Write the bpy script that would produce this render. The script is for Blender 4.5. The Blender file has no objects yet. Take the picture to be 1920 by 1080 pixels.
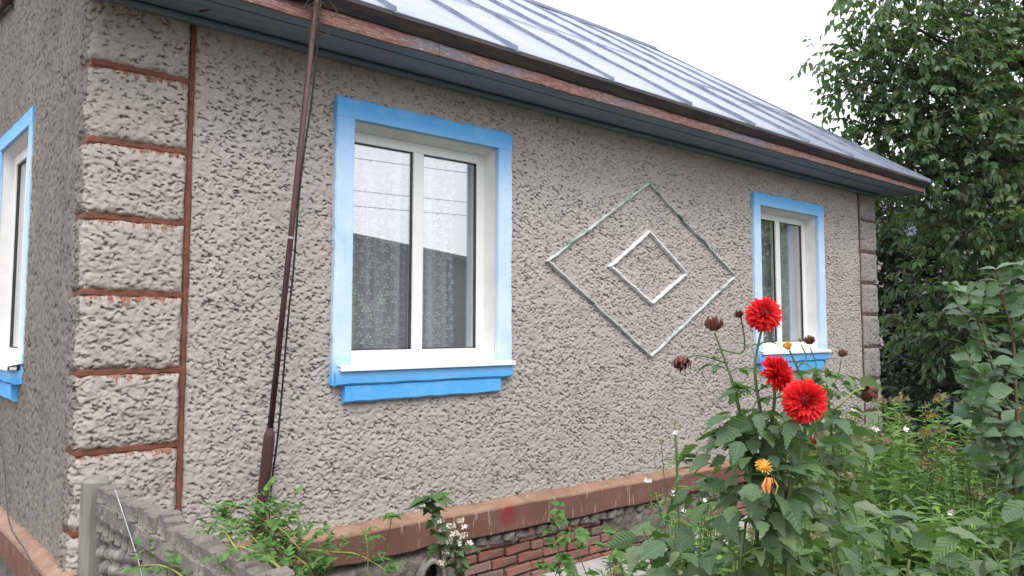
import bpy, math, random
import numpy as np
from mathutils import Matrix, Vector

scene = bpy.context.scene
COL = scene.collection
rng = np.random.default_rng(7)
random.seed(7)

# ------------------------------------------------------------------ camera
CAM = Vector((-1.0441,-4.5000,1.6000))
cR, cU, cF = Vector((0.746227, -0.665691, 0.000876)), Vector((-0.048969, -0.053581, 0.997362)), Vector((0.663888, 0.744301, 0.072581))
cam = bpy.data.cameras.new("camera")
cam.sensor_width = 36.0
cam.lens = 27.590
cam.shift_x, cam.shift_y = -0.00014, -0.01590
cam.clip_start, cam.clip_end = 0.05, 500
camo = bpy.data.objects.new("camera", cam)
COL.objects.link(camo)
m = Matrix((cR, cU, -cF)).transposed().to_4x4()
m.translation = CAM
camo.matrix_world = m
scene.camera = camo

# ------------------------------------------------------------------ world, sun, exposure
SUN_EL, SUN_AZ = math.radians(52), math.radians(205)      # azimuth clockwise from +Y
world = bpy.data.worlds.new("World")
scene.world = world
world.use_nodes = True
wn, wl = world.node_tree.nodes, world.node_tree.links
bg = wn["Background"]
sky = wn.new("ShaderNodeTexSky")
sky.sky_type = 'NISHITA'
sky.sun_disc = False
sky.sun_elevation = SUN_EL
sky.sun_rotation = SUN_AZ
sky.air_density, sky.dust_density, sky.ozone_density = 1.0, 4.0, 1.0
cloud = wn.new("ShaderNodeMixRGB")          # an even overcast layer over the clear sky
cloud.inputs[0].default_value = 0.86
cloud.inputs[2].default_value = (13.0, 13.2, 13.8, 1)
wl.new(sky.outputs[0], cloud.inputs[1])
wtc = wn.new("ShaderNodeTexCoord"); wsp = wn.new("ShaderNodeSeparateXYZ"); wl.new(wtc.outputs['Generated'], wsp.inputs[0])
wmr = wn.new("ShaderNodeMapRange"); wmr.inputs[1].default_value, wmr.inputs[2].default_value = 0.0, 1.0      # overcast sky: brighter overhead than at the horizon
wmr.inputs[3].default_value, wmr.inputs[4].default_value = 0.74, 1.38; wl.new(wsp.outputs[2], wmr.inputs[0])
wmu = wn.new("ShaderNodeMixRGB"); wmu.blend_type = 'MULTIPLY'; wmu.inputs[0].default_value = 1.0
wl.new(cloud.outputs[0], wmu.inputs[1]); wl.new(wmr.outputs[0], wmu.inputs[2]); wl.new(wmu.outputs[0], bg.inputs[0])
bg.inputs[1].default_value = 0.10
sd = bpy.data.lights.new("sun", 'SUN')
sd.energy = 0.9
sd.angle = math.radians(25)
sd.color = (1.0, 0.96, 0.9)
suno = bpy.data.objects.new("sun", sd)
COL.objects.link(suno)
sv = Vector((math.sin(SUN_AZ) * math.cos(SUN_EL), math.cos(SUN_AZ) * math.cos(SUN_EL), math.sin(SUN_EL)))
suno.rotation_euler = sv.to_track_quat('Z', 'Y').to_euler()
suno.location = (0, -10, 20)
vs = scene.view_settings
vs.view_transform, vs.look, vs.exposure, vs.gamma = 'Standard', 'None', 0.74, 1.0
vs.use_curve_mapping = False

GZ = -.34                                   # level of the flower bed
# ------------------------------------------------------------------ helpers
def put(o, label=None, cat=None, group=None, kind=None):
    if label: o["label"] = label
    if cat: o["category"] = cat
    if group: o["group"] = group
    if kind: o["kind"] = kind
    return o

def empty(name, loc=(0, 0, 0), label=None, cat=None, group=None):
    o = bpy.data.objects.new(name, None)
    o.empty_display_size = 0.1
    o.location = loc
    COL.objects.link(o)
    return put(o, label, cat, group)

def link(name, me, parent=None, mat=None):
    """object in world coordinates under a parent that is only translated"""
    o = bpy.data.objects.new(name, me)
    if mat is not None and not me.materials: me.materials.append(mat)
    COL.objects.link(o)
    if parent is not None:
        o.parent = parent
        o.matrix_parent_inverse = world_of(parent).inverted()
    return o

def world_of(o):
    m = o.matrix_basis.copy()
    if o.parent: m = world_of(o.parent) @ o.matrix_parent_inverse @ m
    return m

def raw(name, verts, faces, smooth=False):
    me = bpy.data.meshes.new(name)
    me.from_pydata([tuple(v) for v in verts], [], [tuple(f) for f in faces])
    me.update()
    if smooth: me.polygons.foreach_set("use_smooth", [True] * len(me.polygons))
    return me

def npmesh(name, V, F, smooth=True):
    """fast mesh from arrays, F is (n,k)"""
    me = bpy.data.meshes.new(name)
    n, k = F.shape
    me.vertices.add(len(V)); me.vertices.foreach_set("co", np.ascontiguousarray(V, np.float32).ravel())
    me.loops.add(n * k); me.loops.foreach_set("vertex_index", np.ascontiguousarray(F, np.int32).ravel())
    me.polygons.add(n)
    me.polygons.foreach_set("loop_start", np.arange(0, n * k, k, dtype=np.int32))
    try: me.polygons.foreach_set("loop_total", np.full(n, k, np.int32))
    except Exception: pass
    me.polygons.foreach_set("use_smooth", np.full(n, smooth))
    me.update(calc_edges=True)
    return me

class MB:
    def __init__(s): s.v, s.f = [], []
    def add(s, vs, fs):
        b = len(s.v); s.v += [tuple(v) for v in vs]; s.f += [tuple(b + i for i in f) for f in fs]
    def box(s, x0, x1, y0, y1, z0, z1, j=0.0, bev=0.0):
        q = lambda: random.uniform(-j, j)
        if bev <= 0:
            vs = [(x + q(), y + q(), z + q()) for z in (z0, z1) for y in (y0, y1) for x in (x0, x1)]
            s.add(vs, [(0, 2, 3, 1), (4, 5, 7, 6), (0, 1, 5, 4), (2, 6, 7, 3), (0, 4, 6, 2), (1, 3, 7, 5)])
        else:                                   # every edge chamfered: 24 verts
            P = {}
            vs = []
            for ix, x in enumerate((x0, x1)):
                for iy, y in enumerate((y0, y1)):
                    for iz, z in enumerate((z0, z1)):
                        dx, dy, dz = (1 - 2 * ix) * bev, (1 - 2 * iy) * bev, (1 - 2 * iz) * bev
                        o = (q(), q(), q())
                        for a, off in (('x', (0, dy, dz)), ('y', (dx, 0, dz)), ('z', (dx, dy, 0))):
                            P[(ix, iy, iz, a)] = len(vs)
                            vs.append((x + off[0] + o[0], y + off[1] + o[1], z + off[2] + o[2]))
            fs = []
            for a, e in (('x', lambda i, j, k: (i, j, k)), ('y', lambda i, j, k: (j, i, k)), ('z', lambda i, j, k: (j, k, i))):
                for i in (0, 1):
                    fs.append([P[e(i, j, k) + (a,)] for j, k in ((0, 0), (1, 0), (1, 1), (0, 1))])
            for j in (0, 1):
                for k in (0, 1):
                    fs.append([P[(0, j, k, 'y')], P[(1, j, k, 'y')], P[(1, j, k, 'z')], P[(0, j, k, 'z')]])
                    fs.append([P[(j, 0, k, 'x')], P[(j, 1, k, 'x')], P[(j, 1, k, 'z')], P[(j, 0, k, 'z')]])
                    fs.append([P[(j, k, 0, 'x')], P[(j, k, 1, 'x')], P[(j, k, 1, 'y')], P[(j, k, 0, 'y')]])
            for i in (0, 1):
                for j in (0, 1):
                    for k in (0, 1):
                        fs.append([P[(i, j, k, a)] for a in 'xyz'])
            s.add(vs, fs)
    def tube(s, pts, rad, n=8, cap=True):
        pts = [Vector(p) for p in pts]
        if not hasattr(rad, '__len__'): rad = [rad] * len(pts)
        rings = []
        up = None
        for i, p in enumerate(pts):
            d = (pts[min(i + 1, len(pts) - 1)] - pts[max(i - 1, 0)])
            d = d.normalized() if d.length > 1e-9 else Vector((0, 0, 1))
            if up is None: up = d.orthogonal().normalized()
            up = (up - d * up.dot(d)); up = up.normalized() if up.length > 1e-6 else d.orthogonal().normalized()
            w = d.cross(up)
            rings.append([p + (up * math.cos(2 * math.pi * k / n) + w * math.sin(2 * math.pi * k / n)) * rad[i] for k in range(n)])
        vs = [v for r in rings for v in r]
        fs = [(i * n + k, i * n + (k + 1) % n, (i + 1) * n + (k + 1) % n, (i + 1) * n + k) for i in range(len(pts) - 1) for k in range(n)]
        if cap: fs += [tuple(range(n))[::-1], tuple((len(pts) - 1) * n + k for k in range(n))]
        s.add(vs, fs)
    def xform(s, M): s.v = [tuple(M @ Vector(v)) for v in s.v]; return s
    def build(s, name, mat, parent=None, smooth=False):
        me = raw(name, s.v, s.f, smooth)
        return link(name, me, parent, mat)

def box(name, mat, parent, *a, **k):
    b = MB(); b.box(*a, **k); return b.build(name, mat, parent)

def vnoise(x, y, seed=0, octaves=3):
    """value noise, vectorised, range about -1..1"""
    r = np.random.default_rng(seed)
    T = r.uniform(-1, 1, (64, 64))
    out = np.zeros(np.broadcast(x, y).shape); a = 1.0; t = 0
    for o in range(octaves):
        xf, yf = x * 2 ** o + 13.7 * o, y * 2 ** o + 5.1 * o
        xi, yi = np.floor(xf).astype(int), np.floor(yf).astype(int)
        u, v = xf - xi, yf - yi
        u = u * u * (3 - 2 * u); v = v * v * (3 - 2 * v)
        g = lambda i, j: T[i % 64, j % 64]
        out += a * ((g(xi, yi) * (1 - u) + g(xi + 1, yi) * u) * (1 - v) + (g(xi, yi + 1) * (1 - u) + g(xi + 1, yi + 1) * u) * v)
        t += a; a *= .5
    return out / t

def curve3(pts, n):
    """Catmull-Rom resample"""
    P = [Vector(p) for p in pts]
    if len(P) == 2: return [P[0].lerp(P[1], i / n) for i in range(n + 1)]
    P = [P[0] * 2 - P[1]] + P + [P[-1] * 2 - P[-2]]
    out = []; seg = len(P) - 3
    for i in range(n + 1):
        t = i / n * seg; k = min(int(t), seg - 1); t -= k
        a, b, c, d = P[k:k + 4]
        out.append(0.5 * (2 * b + (c - a) * t + (2 * a - 5 * b + 4 * c - d) * t * t + (3 * b - a - 3 * c + d) * t ** 3))
    return out

# ------------------------------------------------------------------ materials
def lin(c): return (c[0], c[1], c[2], 1)

class NT:
    def __init__(s, name):
        s.m = bpy.data.materials.new(name); s.m.use_nodes = True
        s.t = s.m.node_tree; s.n = s.t.nodes; s.l = s.t.links
        s.p = s.n["Principled BSDF"]; s.out = s.n["Material Output"]
    def node(s, ty, **kw):
        n = s.n.new(ty)
        for k, v in kw.items(): setattr(n, k, v)
        return n
    def coord(s, stretch=(1, 1, 1), kind='Object'):
        tc = s.node("ShaderNodeTexCoord"); mp = s.node("ShaderNodeMapping")
        mp.inputs['Scale'].default_value = stretch
        s.l.new(tc.outputs[kind], mp.inputs[0]); return mp.outputs[0]
    def noise(s, vec, scale, detail=4, rough=.6, dist=0):
        n = s.node("ShaderNodeTexNoise")
        n.inputs['Scale'].default_value = scale; n.inputs['Detail'].default_value = detail
        n.inputs['Roughness'].default_value = rough; n.inputs['Distortion'].default_value = dist
        s.l.new(vec, n.inputs['Vector']); return n.outputs['Fac']
    def ramp(s, fac, stops):
        r = s.node("ShaderNodeValToRGB"); e = r.color_ramp.elements
        while len(e) < len(stops): e.new(.5)
        for el, (p, c) in zip(e, stops): el.position = p; el.color = lin(c) if hasattr(c, '__len__') else (c, c, c, 1)
        s.l.new(fac, r.inputs[0]); return r.outputs[0]
    def mix(s, fac, a, b, mode='MIX'):
        x = s.node("ShaderNodeMixRGB", blend_type=mode)
        for i, v in ((0, fac), (1, a), (2, b)):
            if hasattr(v, 'is_linked'): s.l.new(v, x.inputs[i])
            elif hasattr(v, '__len__'): x.inputs[i].default_value = lin(v)
            else: x.inputs[i].default_value = v
        return x.outputs[0]
    def math(s, op, a, b=None):
        x = s.node("ShaderNodeMath", operation=op)
        for i, v in ((0, a), (1, b)):
            if v is None: continue
            if hasattr(v, 'is_linked'): s.l.new(v, x.inputs[i])
            else: x.inputs[i].default_value = v
        return x.outputs[0]
    def bump(s, h, strength=.4, dist=.01):
        b = s.node("ShaderNodeBump"); b.inputs['Strength'].default_value = strength; b.inputs['Distance'].default_value = dist
        s.l.new(h, b.inputs['Height']); s.l.new(b.outputs[0], s.p.inputs['Normal'])
    def base(s, c): s.l.new(c, s.p.inputs['Base Color']) if hasattr(c, 'is_linked') else setattr(s.p.inputs['Base Color'], 'default_value', lin(c))
    def set(s, rough=.8, spec=.3, metal=0):
        s.p.inputs['Roughness'].default_value = rough; s.p.inputs['Specular IOR Level'].default_value = spec
        s.p.inputs['Metallic'].default_value = metal

def simple(name, c1, c2, scale=10, rough=.8, spec=.3, metal=0, stretch=(1, 1, 1), bump=.3, bscale=80, lo=.35, hi=.65, bd=.004):
    t = NT(name); v = t.coord(stretch); t.set(rough, spec, metal)
    t.base(t.ramp(t.noise(v, scale), [(lo, c1), (hi, c2)]))
    if bump: t.bump(t.noise(v, bscale), bump, bd)
    return t.m

def stucco_mat(name, c1, c2, c3):
    t = NT(name); v = t.coord(); t.set(.95, .1)
    c = t.ramp(t.noise(v, 1.1, 5), [(.3, c1), (.7, c2)])
    c = t.mix(t.ramp(t.noise(v, 30, 4), [(.45, 0.), (.75, .7)]), c, c3)
    c = t.mix(t.ramp(t.noise(v, .55, 6, .7), [(.46, 0.), (.64, .38)]), c, c3)                     # grimy patches
    c = t.mix(t.ramp(t.noise(t.coord((5, 5, .35)), 1.6, 5, .65), [(.54, 0.), (.72, .42)]), c, c3)   # rain streaks
    c = t.mix(t.ramp(t.noise(v, 2.6, 5, .7), [(.60, 0.), (.72, .35)]), c, tuple(min(1, x * 1.18) for x in c2))
    t.base(c)
    t.bump(t.noise(v, 120, 5), .6, .006)
    return t.m

M = {}
M['stucco'] = stucco_mat('stucco_beige', (.425, .38, .348), (.49, .443, .41), (.345, .305, .278))
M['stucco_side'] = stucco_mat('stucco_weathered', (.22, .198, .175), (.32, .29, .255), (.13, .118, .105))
M['stucco_far'] = stucco_mat('stucco_greyed', (.31, .285, .265), (.38, .35, .32), (.20, .185, .17))
QM = M['quoin'] = stucco_mat('stucco_quoin', (.41, .365, .325), (.465, .418, .375), (.33, .292, .262))
# red-brown drips of joint paint on the blocks just below each joint
def drip(m):
    n, l = m.node_tree.nodes, m.node_tree.links
    t = NT.__new__(NT); t.m, t.t, t.n, t.l, t.p = m, m.node_tree, n, l, n["Principled BSDF"]
    src = t.p.inputs['Base Color'].links[0].from_socket
    tc = t.node("ShaderNodeTexCoord"); sp = t.node("ShaderNodeSeparateXYZ"); l.new(tc.outputs['Object'], sp.inputs[0])
    ph = t.math('FRACT', t.math('DIVIDE', t.math('SUBTRACT', sp.outputs[2], .565), .4068))
    near = t.ramp(ph, [(.70, 0.), (.985, 1.)])
    nz = t.noise(t.coord((26, 26, 3)), 1.0, 4, .7)
    f = t.ramp(t.math('ADD', t.math('MULTIPLY', near, .42), nz), [(.80, 0.), (.86, .8)])
    l.new(t.mix(f, src, (.24, .085, .05)), t.p.inputs['Base Color'])
drip(QM)
M['redbrown'] = simple('red_brown_paint', (.125, .048, .033), (.20, .078, .052), 14, .7, .3, bump=.35, bscale=60)
M['joint_worn'] = simple('worn_joint_paint', (.10, .06, .05), (.17, .10, .08), 14, .85, .2, bump=.4, bscale=50)
t = NT('ledge_paint'); v = t.coord(); t.set(.75, .25)
c = t.ramp(t.noise(v, 3, 5), [(.3, (.15, .074, .055)), (.7, (.205, .105, .08))])
c = t.mix(t.ramp(t.noise(t.coord((10, 10, 1.8)), 3.2, 4, .6), [(.60, 0.), (.67, .7)]), c, (.44, .32, .27))
ds = t.node('ShaderNodeVectorMath', operation='DISTANCE'); t.l.new(v, ds.inputs[0]); ds.inputs[1].default_value = (2.83, -.11, .25)
c = t.mix(t.ramp(t.math('ADD', ds.outputs['Value'], t.math('MULTIPLY', t.noise(v, 14, 3), .10)), [(.09, .8), (.17, 0.)]), c, (.23, .03, .035))
ge = t.node('ShaderNodeNewGeometry'); sx = t.node('ShaderNodeSeparateXYZ'); t.l.new(ge.outputs['True Normal'], sx.inputs[0])
c = t.mix(t.math('MULTIPLY', t.ramp(sx.outputs[2], [(.5, 0.), (.8, 1.)]), t.ramp(t.noise(v, 9, 5), [(.3, .25), (.7, .8)])), c, (.40, .26, .19))   # dust lying on the sloped top
t.base(c); t.bump(t.noise(v, 40, 5), .4, .006); M['ledge'] = t.m
M['white_pvc'] = simple('white_pvc', (.80, .80, .80), (.84, .84, .83), 5, .35, .5, bump=0)
M['gasket'] = simple('black_gasket', (.03, .03, .03), (.05, .05, .05), 5, .5, .4, bump=0)
M['sill'] = simple('white_sill_metal', (.76, .76, .76), (.82, .82, .81), 6, .45, .4, bump=.05)
M['reveal'] = simple('whitewashed_reveal', (.72, .72, .71), (.80, .80, .79), 7, .85, .2, bump=.3, bscale=30)
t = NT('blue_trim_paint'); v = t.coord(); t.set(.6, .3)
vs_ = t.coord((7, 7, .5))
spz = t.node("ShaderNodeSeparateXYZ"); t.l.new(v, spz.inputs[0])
zf = t.ramp(t.math('MULTIPLY', t.math('SUBTRACT', spz.outputs[2], 1.0), .45), [(.12, 0.), (.20, 1.), (.74, .85), (.86, .35), (.92, 0.)])   # paler over the height of the jambs, full blue at head and apron
paleness = t.math('MULTIPLY', zf, t.ramp(t.noise(v, 3.0, 6, .7), [(.25, .62), (.65, 1.)]))
paleness = t.math('MAXIMUM', paleness, t.ramp(t.noise(v, 4.2, 6, .75), [(.50, 0.), (.8, .28)]))
c = t.mix(paleness, (.105, .43, .88), (.68, .80, .93))
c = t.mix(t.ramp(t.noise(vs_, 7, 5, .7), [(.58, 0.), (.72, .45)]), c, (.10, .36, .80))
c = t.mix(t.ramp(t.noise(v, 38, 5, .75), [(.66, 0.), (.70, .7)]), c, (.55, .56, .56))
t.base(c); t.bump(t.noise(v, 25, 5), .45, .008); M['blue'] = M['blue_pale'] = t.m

t = NT('coated_glass')
gl = t.node("ShaderNodeBsdfGlossy"); gl.inputs['Roughness'].default_value = 0.004; gl.inputs['Color'].default_value = (.98, .98, 1, 1)
tr = t.node("ShaderNodeBsdfTransparent"); tr.inputs[0].default_value = (.97, .98, .98, 1)
lw = t.node("ShaderNodeLayerWeight"); lw.inputs['Blend'].default_value = .5
fr = t.math('ADD', .28, t.math('MULTIPLY', t.math('POWER', lw.outputs['Facing'], 4.0), .7))
mx = t.node("ShaderNodeMixShader")
t.l.new(fr, mx.inputs[0]); t.l.new(tr.outputs[0], mx.inputs[1]); t.l.new(gl.outputs[0], mx.inputs[2])
t.l.new(mx.outputs[0], t.out.inputs['Surface']); M['glass'] = t.m

# lace curtain: grey voile with small white three-petal flowers woven in
t = NT('lace_curtain'); t.set(.9, .1)
tc = t.node("ShaderNodeTexCoord"); sp = t.node("ShaderNodeSeparateXYZ"); t.l.new(tc.outputs['UV'], sp.inputs[0])
cb = t.node("ShaderNodeCombineXYZ"); t.l.new(sp.outputs[0], cb.inputs[0]); t.l.new(sp.outputs[1], cb.inputs[1])
vo = t.node("ShaderNodeTexVoronoi", voronoi_dimensions='2D'); vo.inputs['Scale'].default_value = 17; vo.inputs['Randomness'].default_value = .7
t.l.new(cb.outputs[0], vo.inputs['Vector'])
sc = t.node("ShaderNodeVectorMath", operation='SUBTRACT'); t.l.new(cb.outputs[0], sc.inputs[0]); t.l.new(vo.outputs['Position'], sc.inputs[1])
s2 = t.node("ShaderNodeSeparateXYZ"); t.l.new(sc.outputs[0], s2.inputs[0])
ang = t.math('ARCTAN2', s2.outputs[1], s2.outputs[0])
r_ = t.math('ABSOLUTE', t.math('COSINE', t.math('MULTIPLY', t.math('ADD', ang, vo.outputs['Color']), 1.5)))
ln = t.node("ShaderNodeVectorMath", operation='LENGTH'); t.l.new(sc.outputs[0], ln.inputs[0])
ins = t.math('LESS_THAN', ln.outputs['Value'], t.math('MULTIPLY', r_, .022))
ring = t.math('GREATER_THAN', ln.outputs['Value'], .006)
fl = t.math('MULTIPLY', ins, ring)
bands = t.ramp(t.noise(t.coord((9, .15, .15), 'UV'), 1.0, 3, .6), [(.33, (.30, .30, .34)), (.5, (.55, .55, .60)), (.66, (.82, .82, .86))])  # vertical bands put fold shading into the cloth colour
c = t.mix(t.math('MULTIPLY', fl, .75), bands, (.93, .93, .95)); t.base(c)
M['lace'] = t.m
M['voile'] = simple('grey_voile', (.50, .50, .53), (.58, .58, .61), 3, .9, .1, bump=0)
M['white_voile'] = simple('white_voile', (.54, .54, .56), (.62, .62, .64), 3, .9, .1, bump=0)
M['interior'] = simple('room_plaster', (.35, .33, .30), (.40, .38, .35), 2, .9, .1, bump=0)

t = NT('roof_zinc'); v = t.coord(); t.set(.5, .5, .35)
c = t.ramp(t.noise(v, 1.4, 5), [(.3, (.225, .25, .315)), (.7, (.27, .295, .36))])
c = t.mix(t.ramp(t.noise(t.coord((4, .8, .8)), 5, 5, .7), [(.6, 0.), (.9, .35)]), c, (.30, .33, .41)); t.base(c)
t.l.new(t.ramp(t.noise(v, 6, 4), [(.3, .42), (.7, .56)]), t.p.inputs['Roughness'])
t.bump(t.noise(v, 3.5, 4), .12, .02); M['zinc'] = t.m
M['zinc_dark'] = simple('seam_zinc', (.17, .195, .26), (.25, .28, .35), 9, .6, .4, .5, bump=.2)
M['flashing'] = simple('dark_flashing', (.06, .062, .08), (.12, .095, .09), 5, .8, .2, .2, stretch=(.6, 4, 4), bump=.2)
M['rust_steel'] = simple('rusty_steel', (.05, .045, .045), (.14, .075, .05), 6, .8, .3, .3)
t = NT('peeling_fascia'); v = t.coord((1.0, 6, 9)); t.set(.85, .2)
n1 = t.noise(t.coord((1, 3, 3)), 1.6, 5, .7); n2 = t.noise(v, 9, 6, .75)
c = t.mix(t.ramp(n2, [(.35, 0.), (.62, 1.)]), (.13, .065, .055), (.31, .165, .14))
c = t.mix(t.ramp(n1, [(.52, 0.), (.64, .75)]), c, (.16, .17, .21))
c = t.mix(t.ramp(t.noise(t.coord((3, 20, 20)), 6, 6, .8), [(.54, 0.), (.64, .75)]), c, (.50, .47, .48)); t.base(c)
t.bump(n2, .6, .006); M['fascia'] = t.m
M['soffit'] = simple('slate_blue_paint', (.19, .24, .33), (.26, .31, .39), 3, .8, .2, stretch=(.5, 4, 4), bump=.2)
t = NT('pale_green_paint'); v = t.coord(); t.set(.8, .2)
t.base(t.ramp(t.noise(v, 5, 5, .7), [(.36, (.08, .15, .12)), (.46, (.40, .47, .42)), (.65, (.66, .69, .64))])); t.bump(t.noise(v, 60), .5, .005); M['palegreen'] = t.m
M['whitepaint'] = simple('white_paint', (.66, .64, .61), (.8, .79, .77), 9, .8, .2, bump=.4, bscale=50)
M['pole'] = simple('brown_pole_paint', (.06, .028, .027), (.095, .045, .04), 8, .55, .4, stretch=(3, 3, .6), bump=.2, bscale=40)
M['black_cable'] = simple('black_cable', (.02, .02, .02), (.035, .035, .035), 5, .5, .4, bump=0)
M['dull_cable'] = simple('dull_grey_cable', (.07, .07, .075), (.13, .13, .135), 9, .7, .3, bump=0)
M['grey_cord'] = simple('grey_cord', (.3, .32, .36), (.45, .46, .5), 9, .7, .3, bump=0)
t = NT('fence_concrete'); v = t.coord(); t.set(.95, .1)
c = t.ramp(t.noise(v, 3, 6, .7), [(.3, (.125, .11, .10)), (.7, (.25, .22, .195))])
c = t.mix(t.ramp(t.noise(v, 22, 6, .75), [(.50, 0.), (.66, .8)]), c, (.075, .068, .06))
c = t.mix(t.ramp(t.noise(v, 13, 6, .75), [(.50, 0.), (.62, .7)]), c, (.38, .35, .30))
c = t.mix(t.ramp(t.noise(v, 9, 4, .6), [(.68, 0.), (.73, .6)]), c, (.38, .20, .09)); t.base(c)
t.bump(t.noise(v, 90, 5), .7, .006); M['concrete'] = t.m
M['post'] = simple('post_concrete', (.19, .175, .155), (.29, .265, .235), 5, .95, .1, stretch=(4, 4, .8), bump=.6, bscale=60)
t = NT('old_brick'); v = t.coord(); t.set(.95, .1)
oi = t.node("ShaderNodeObjectInfo")
c = t.ramp(oi.outputs['Random'], [(0., (.25, .10, .08)), (.4, (.33, .15, .12)), (.75, (.27, .16, .135)), (1., (.20, .15, .13))])
c = t.mix(t.ramp(t.noise(v, 16, 6, .75), [(.47, 0.), (.66, .85)]), c, (.17, .145, .13))
t.base(c); t.bump(t.noise(v, 60, 5), .9, .01); M['brick'] = t.m
M['mortar'] = simple('old_mortar', (.13, .115, .10), (.24, .21, .185), 12, .98, .1, bump=.9, bscale=50, bd=.015)
M['pipe_grey'] = simple('cement_pipe', (.16, .15, .14), (.26, .25, .23), 8, .9, .1)
M['pipe_in'] = simple('pipe_dark', (.012, .011, .01), (.02, .018, .016), 8, .95, .05, bump=0)
M['soil'] = simple('garden_soil', (.055, .042, .03), (.10, .08, .055), 4, 1, .05, bump=1, bscale=20, bd=.03)
M['path'] = simple('grey_concrete_path', (.36, .34, .32), (.46, .44, .41), 3, .9, .15, bump=.4)
M['bark'] = simple('bark', (.05, .042, .034), (.10, .085, .07), 8, .95, .1, stretch=(6, 6, 1), bump=.8, bscale=20, bd=.02)
M['barn_board'] = simple('dark_barn_board', (.05, .045, .042), (.085, .075, .07), 4, .9, .1, stretch=(6, 6, .5), bump=.3)

def leaf_mat(name, cols, trans=.25, rough=.45, spec=.35, tcol=None, vein=.25):
    """leaf: colour varies leaf by leaf; a little light passes through"""
    t = NT(name); t.set(rough, spec)
    oi = t.node("ShaderNodeObjectInfo"); ge = t.node("ShaderNodeNewGeometry")
    r = t.math('FRACT', t.math('ADD', oi.outputs['Random'], ge.outputs['Random Per Island']))
    n = len(cols)
    c = t.ramp(r, [((i + .5) / n, q) for i, q in enumerate(cols)])
    c = t.mix(t.ramp(t.noise(t.coord(), 30, 3), [(.35, 0.), (.75, .35)]), c, tuple(x * 1.5 for x in cols[len(cols) // 2]))
    uvn = t.node("ShaderNodeUVMap"); uvn.uv_map = 'UVMap'; us = t.node("ShaderNodeSeparateXYZ"); t.l.new(uvn.outputs[0], us.inputs[0])
    ax_ = t.math('ABSOLUTE', us.outputs[0])
    rib = t.math('LESS_THAN', ax_, .018)
    side = t.math('SINE', t.math('MULTIPLY', t.math('SUBTRACT', us.outputs[1], t.math('MULTIPLY', ax_, .8)), 52))
    c = t.mix(t.math('MULTIPLY', rib, .35), c, tuple(min(1, x * 2.0) for x in cols[len(cols) // 2]))
    c = t.mix(t.math('MULTIPLY', t.math('GREATER_THAN', side, .86), .22), c, tuple(min(1, x * 1.8) for x in cols[len(cols) // 2]))
    if vein: t.bump(side, vein, .02)
    t.base(c)
    tl = t.node("ShaderNodeBsdfTranslucent")
    tc_ = t.mix(1.0, c, tcol or (1.6, 1.9, .8), 'MULTIPLY'); t.l.new(tc_, tl.inputs[0])
    mx = t.node("ShaderNodeMixShader"); mx.inputs[0].default_value = trans
    t.l.new(t.p.outputs[0], mx.inputs[1]); t.l.new(tl.outputs[0], mx.inputs[2]); t.l.new(mx.outputs[0], t.out.inputs['Surface'])
    return t.m

M['leaf_dahlia'] = leaf_mat('dahlia_leaf', [(.06, .105, .05), (.08, .14, .06), (.105, .16, .085), (.07, .12, .06), (.125, .20, .07), (.14, .185, .10)], rough=.5)
M['leaf_phlox'] = leaf_mat('phlox_leaf', [(.085, .17, .045), (.11, .20, .05), (.14, .24, .06), (.07, .135, .04), (.19, .28, .065)])
M['leaf_walnut'] = leaf_mat('walnut_leaf', [(.065, .115, .065), (.085, .14, .075), (.10, .16, .085), (.07, .12, .065), (.12, .19, .085), (.15, .14, .075)], .34, rough=.4)
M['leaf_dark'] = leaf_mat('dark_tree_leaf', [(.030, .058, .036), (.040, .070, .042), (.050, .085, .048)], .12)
M['leaf_shrub'] = leaf_mat('shrub_leaf', [(.09, .15, .085), (.115, .185, .105), (.075, .13, .075), (.13, .20, .11)], rough=.4)
M['leaf_vine'] = leaf_mat('vine_leaf', [(.08, .16, .045), (.10, .20, .05), (.06, .13, .04), (.14, .24, .06)])
M['leaf_weed'] = leaf_mat('weed_leaf', [(.05, .10, .03), (.07, .13, .04), (.09, .16, .05), (.10, .14, .05)])
M['leaf_strap'] = leaf_mat('strap_leaf', [(.045, .09, .035), (.06, .115, .04), (.085, .14, .05)])
M['stem_green'] = simple('green_stem', (.07, .12, .045), (.13, .18, .07), 9, .6, .3, bump=0)
M['stem_yellow'] = simple('yellow_green_stem', (.22, .24, .07), (.30, .30, .10), 9, .6, .3, bump=0)
M['stem_brown'] = simple('brown_stem', (.12, .075, .045), (.20, .13, .08), 9, .7, .3, bump=0)
def petal_mat(name, cols, trans=.2):
    return leaf_mat(name, cols, trans, .5, .3, (1.3, .9, .9), 0)
M['petal_red'] = petal_mat('red_petal', [(.48, .006, .014), (.60, .010, .018), (.70, .022, .026), (.54, .008, .016)])
m_ = M['petal_red']; t = NT.__new__(NT); t.m, t.t, t.n, t.l, t.p = m_, m_.node_tree, m_.node_tree.nodes, m_.node_tree.links, m_.node_tree.nodes["Principled BSDF"]
um = t.node("ShaderNodeUVMap"); um.uv_map = 'Petal'; us = t.node("ShaderNodeSeparateXYZ"); t.l.new(um.outputs[0], us.inputs[0])
src = t.p.inputs['Base Color'].links[0].from_socket
c = t.mix(t.ramp(us.outputs[1], [(.12, .85), (.55, .0)]), src, (.20, .003, .010))      # young petals in the heart are darker
c = t.mix(t.ramp(us.outputs[0], [(.15, .55), (.6, 0.)]), c, (.26, .004, .010))
c = t.mix(t.ramp(us.outputs[0], [(.8, 0.), (1., .35)]), c, (.85, .10, .08)); t.base(c)
M['petal_yellow'] = petal_mat('yellow_petal', [(.62, .38, .06), (.58, .29, .05), (.66, .45, .12)])
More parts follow.
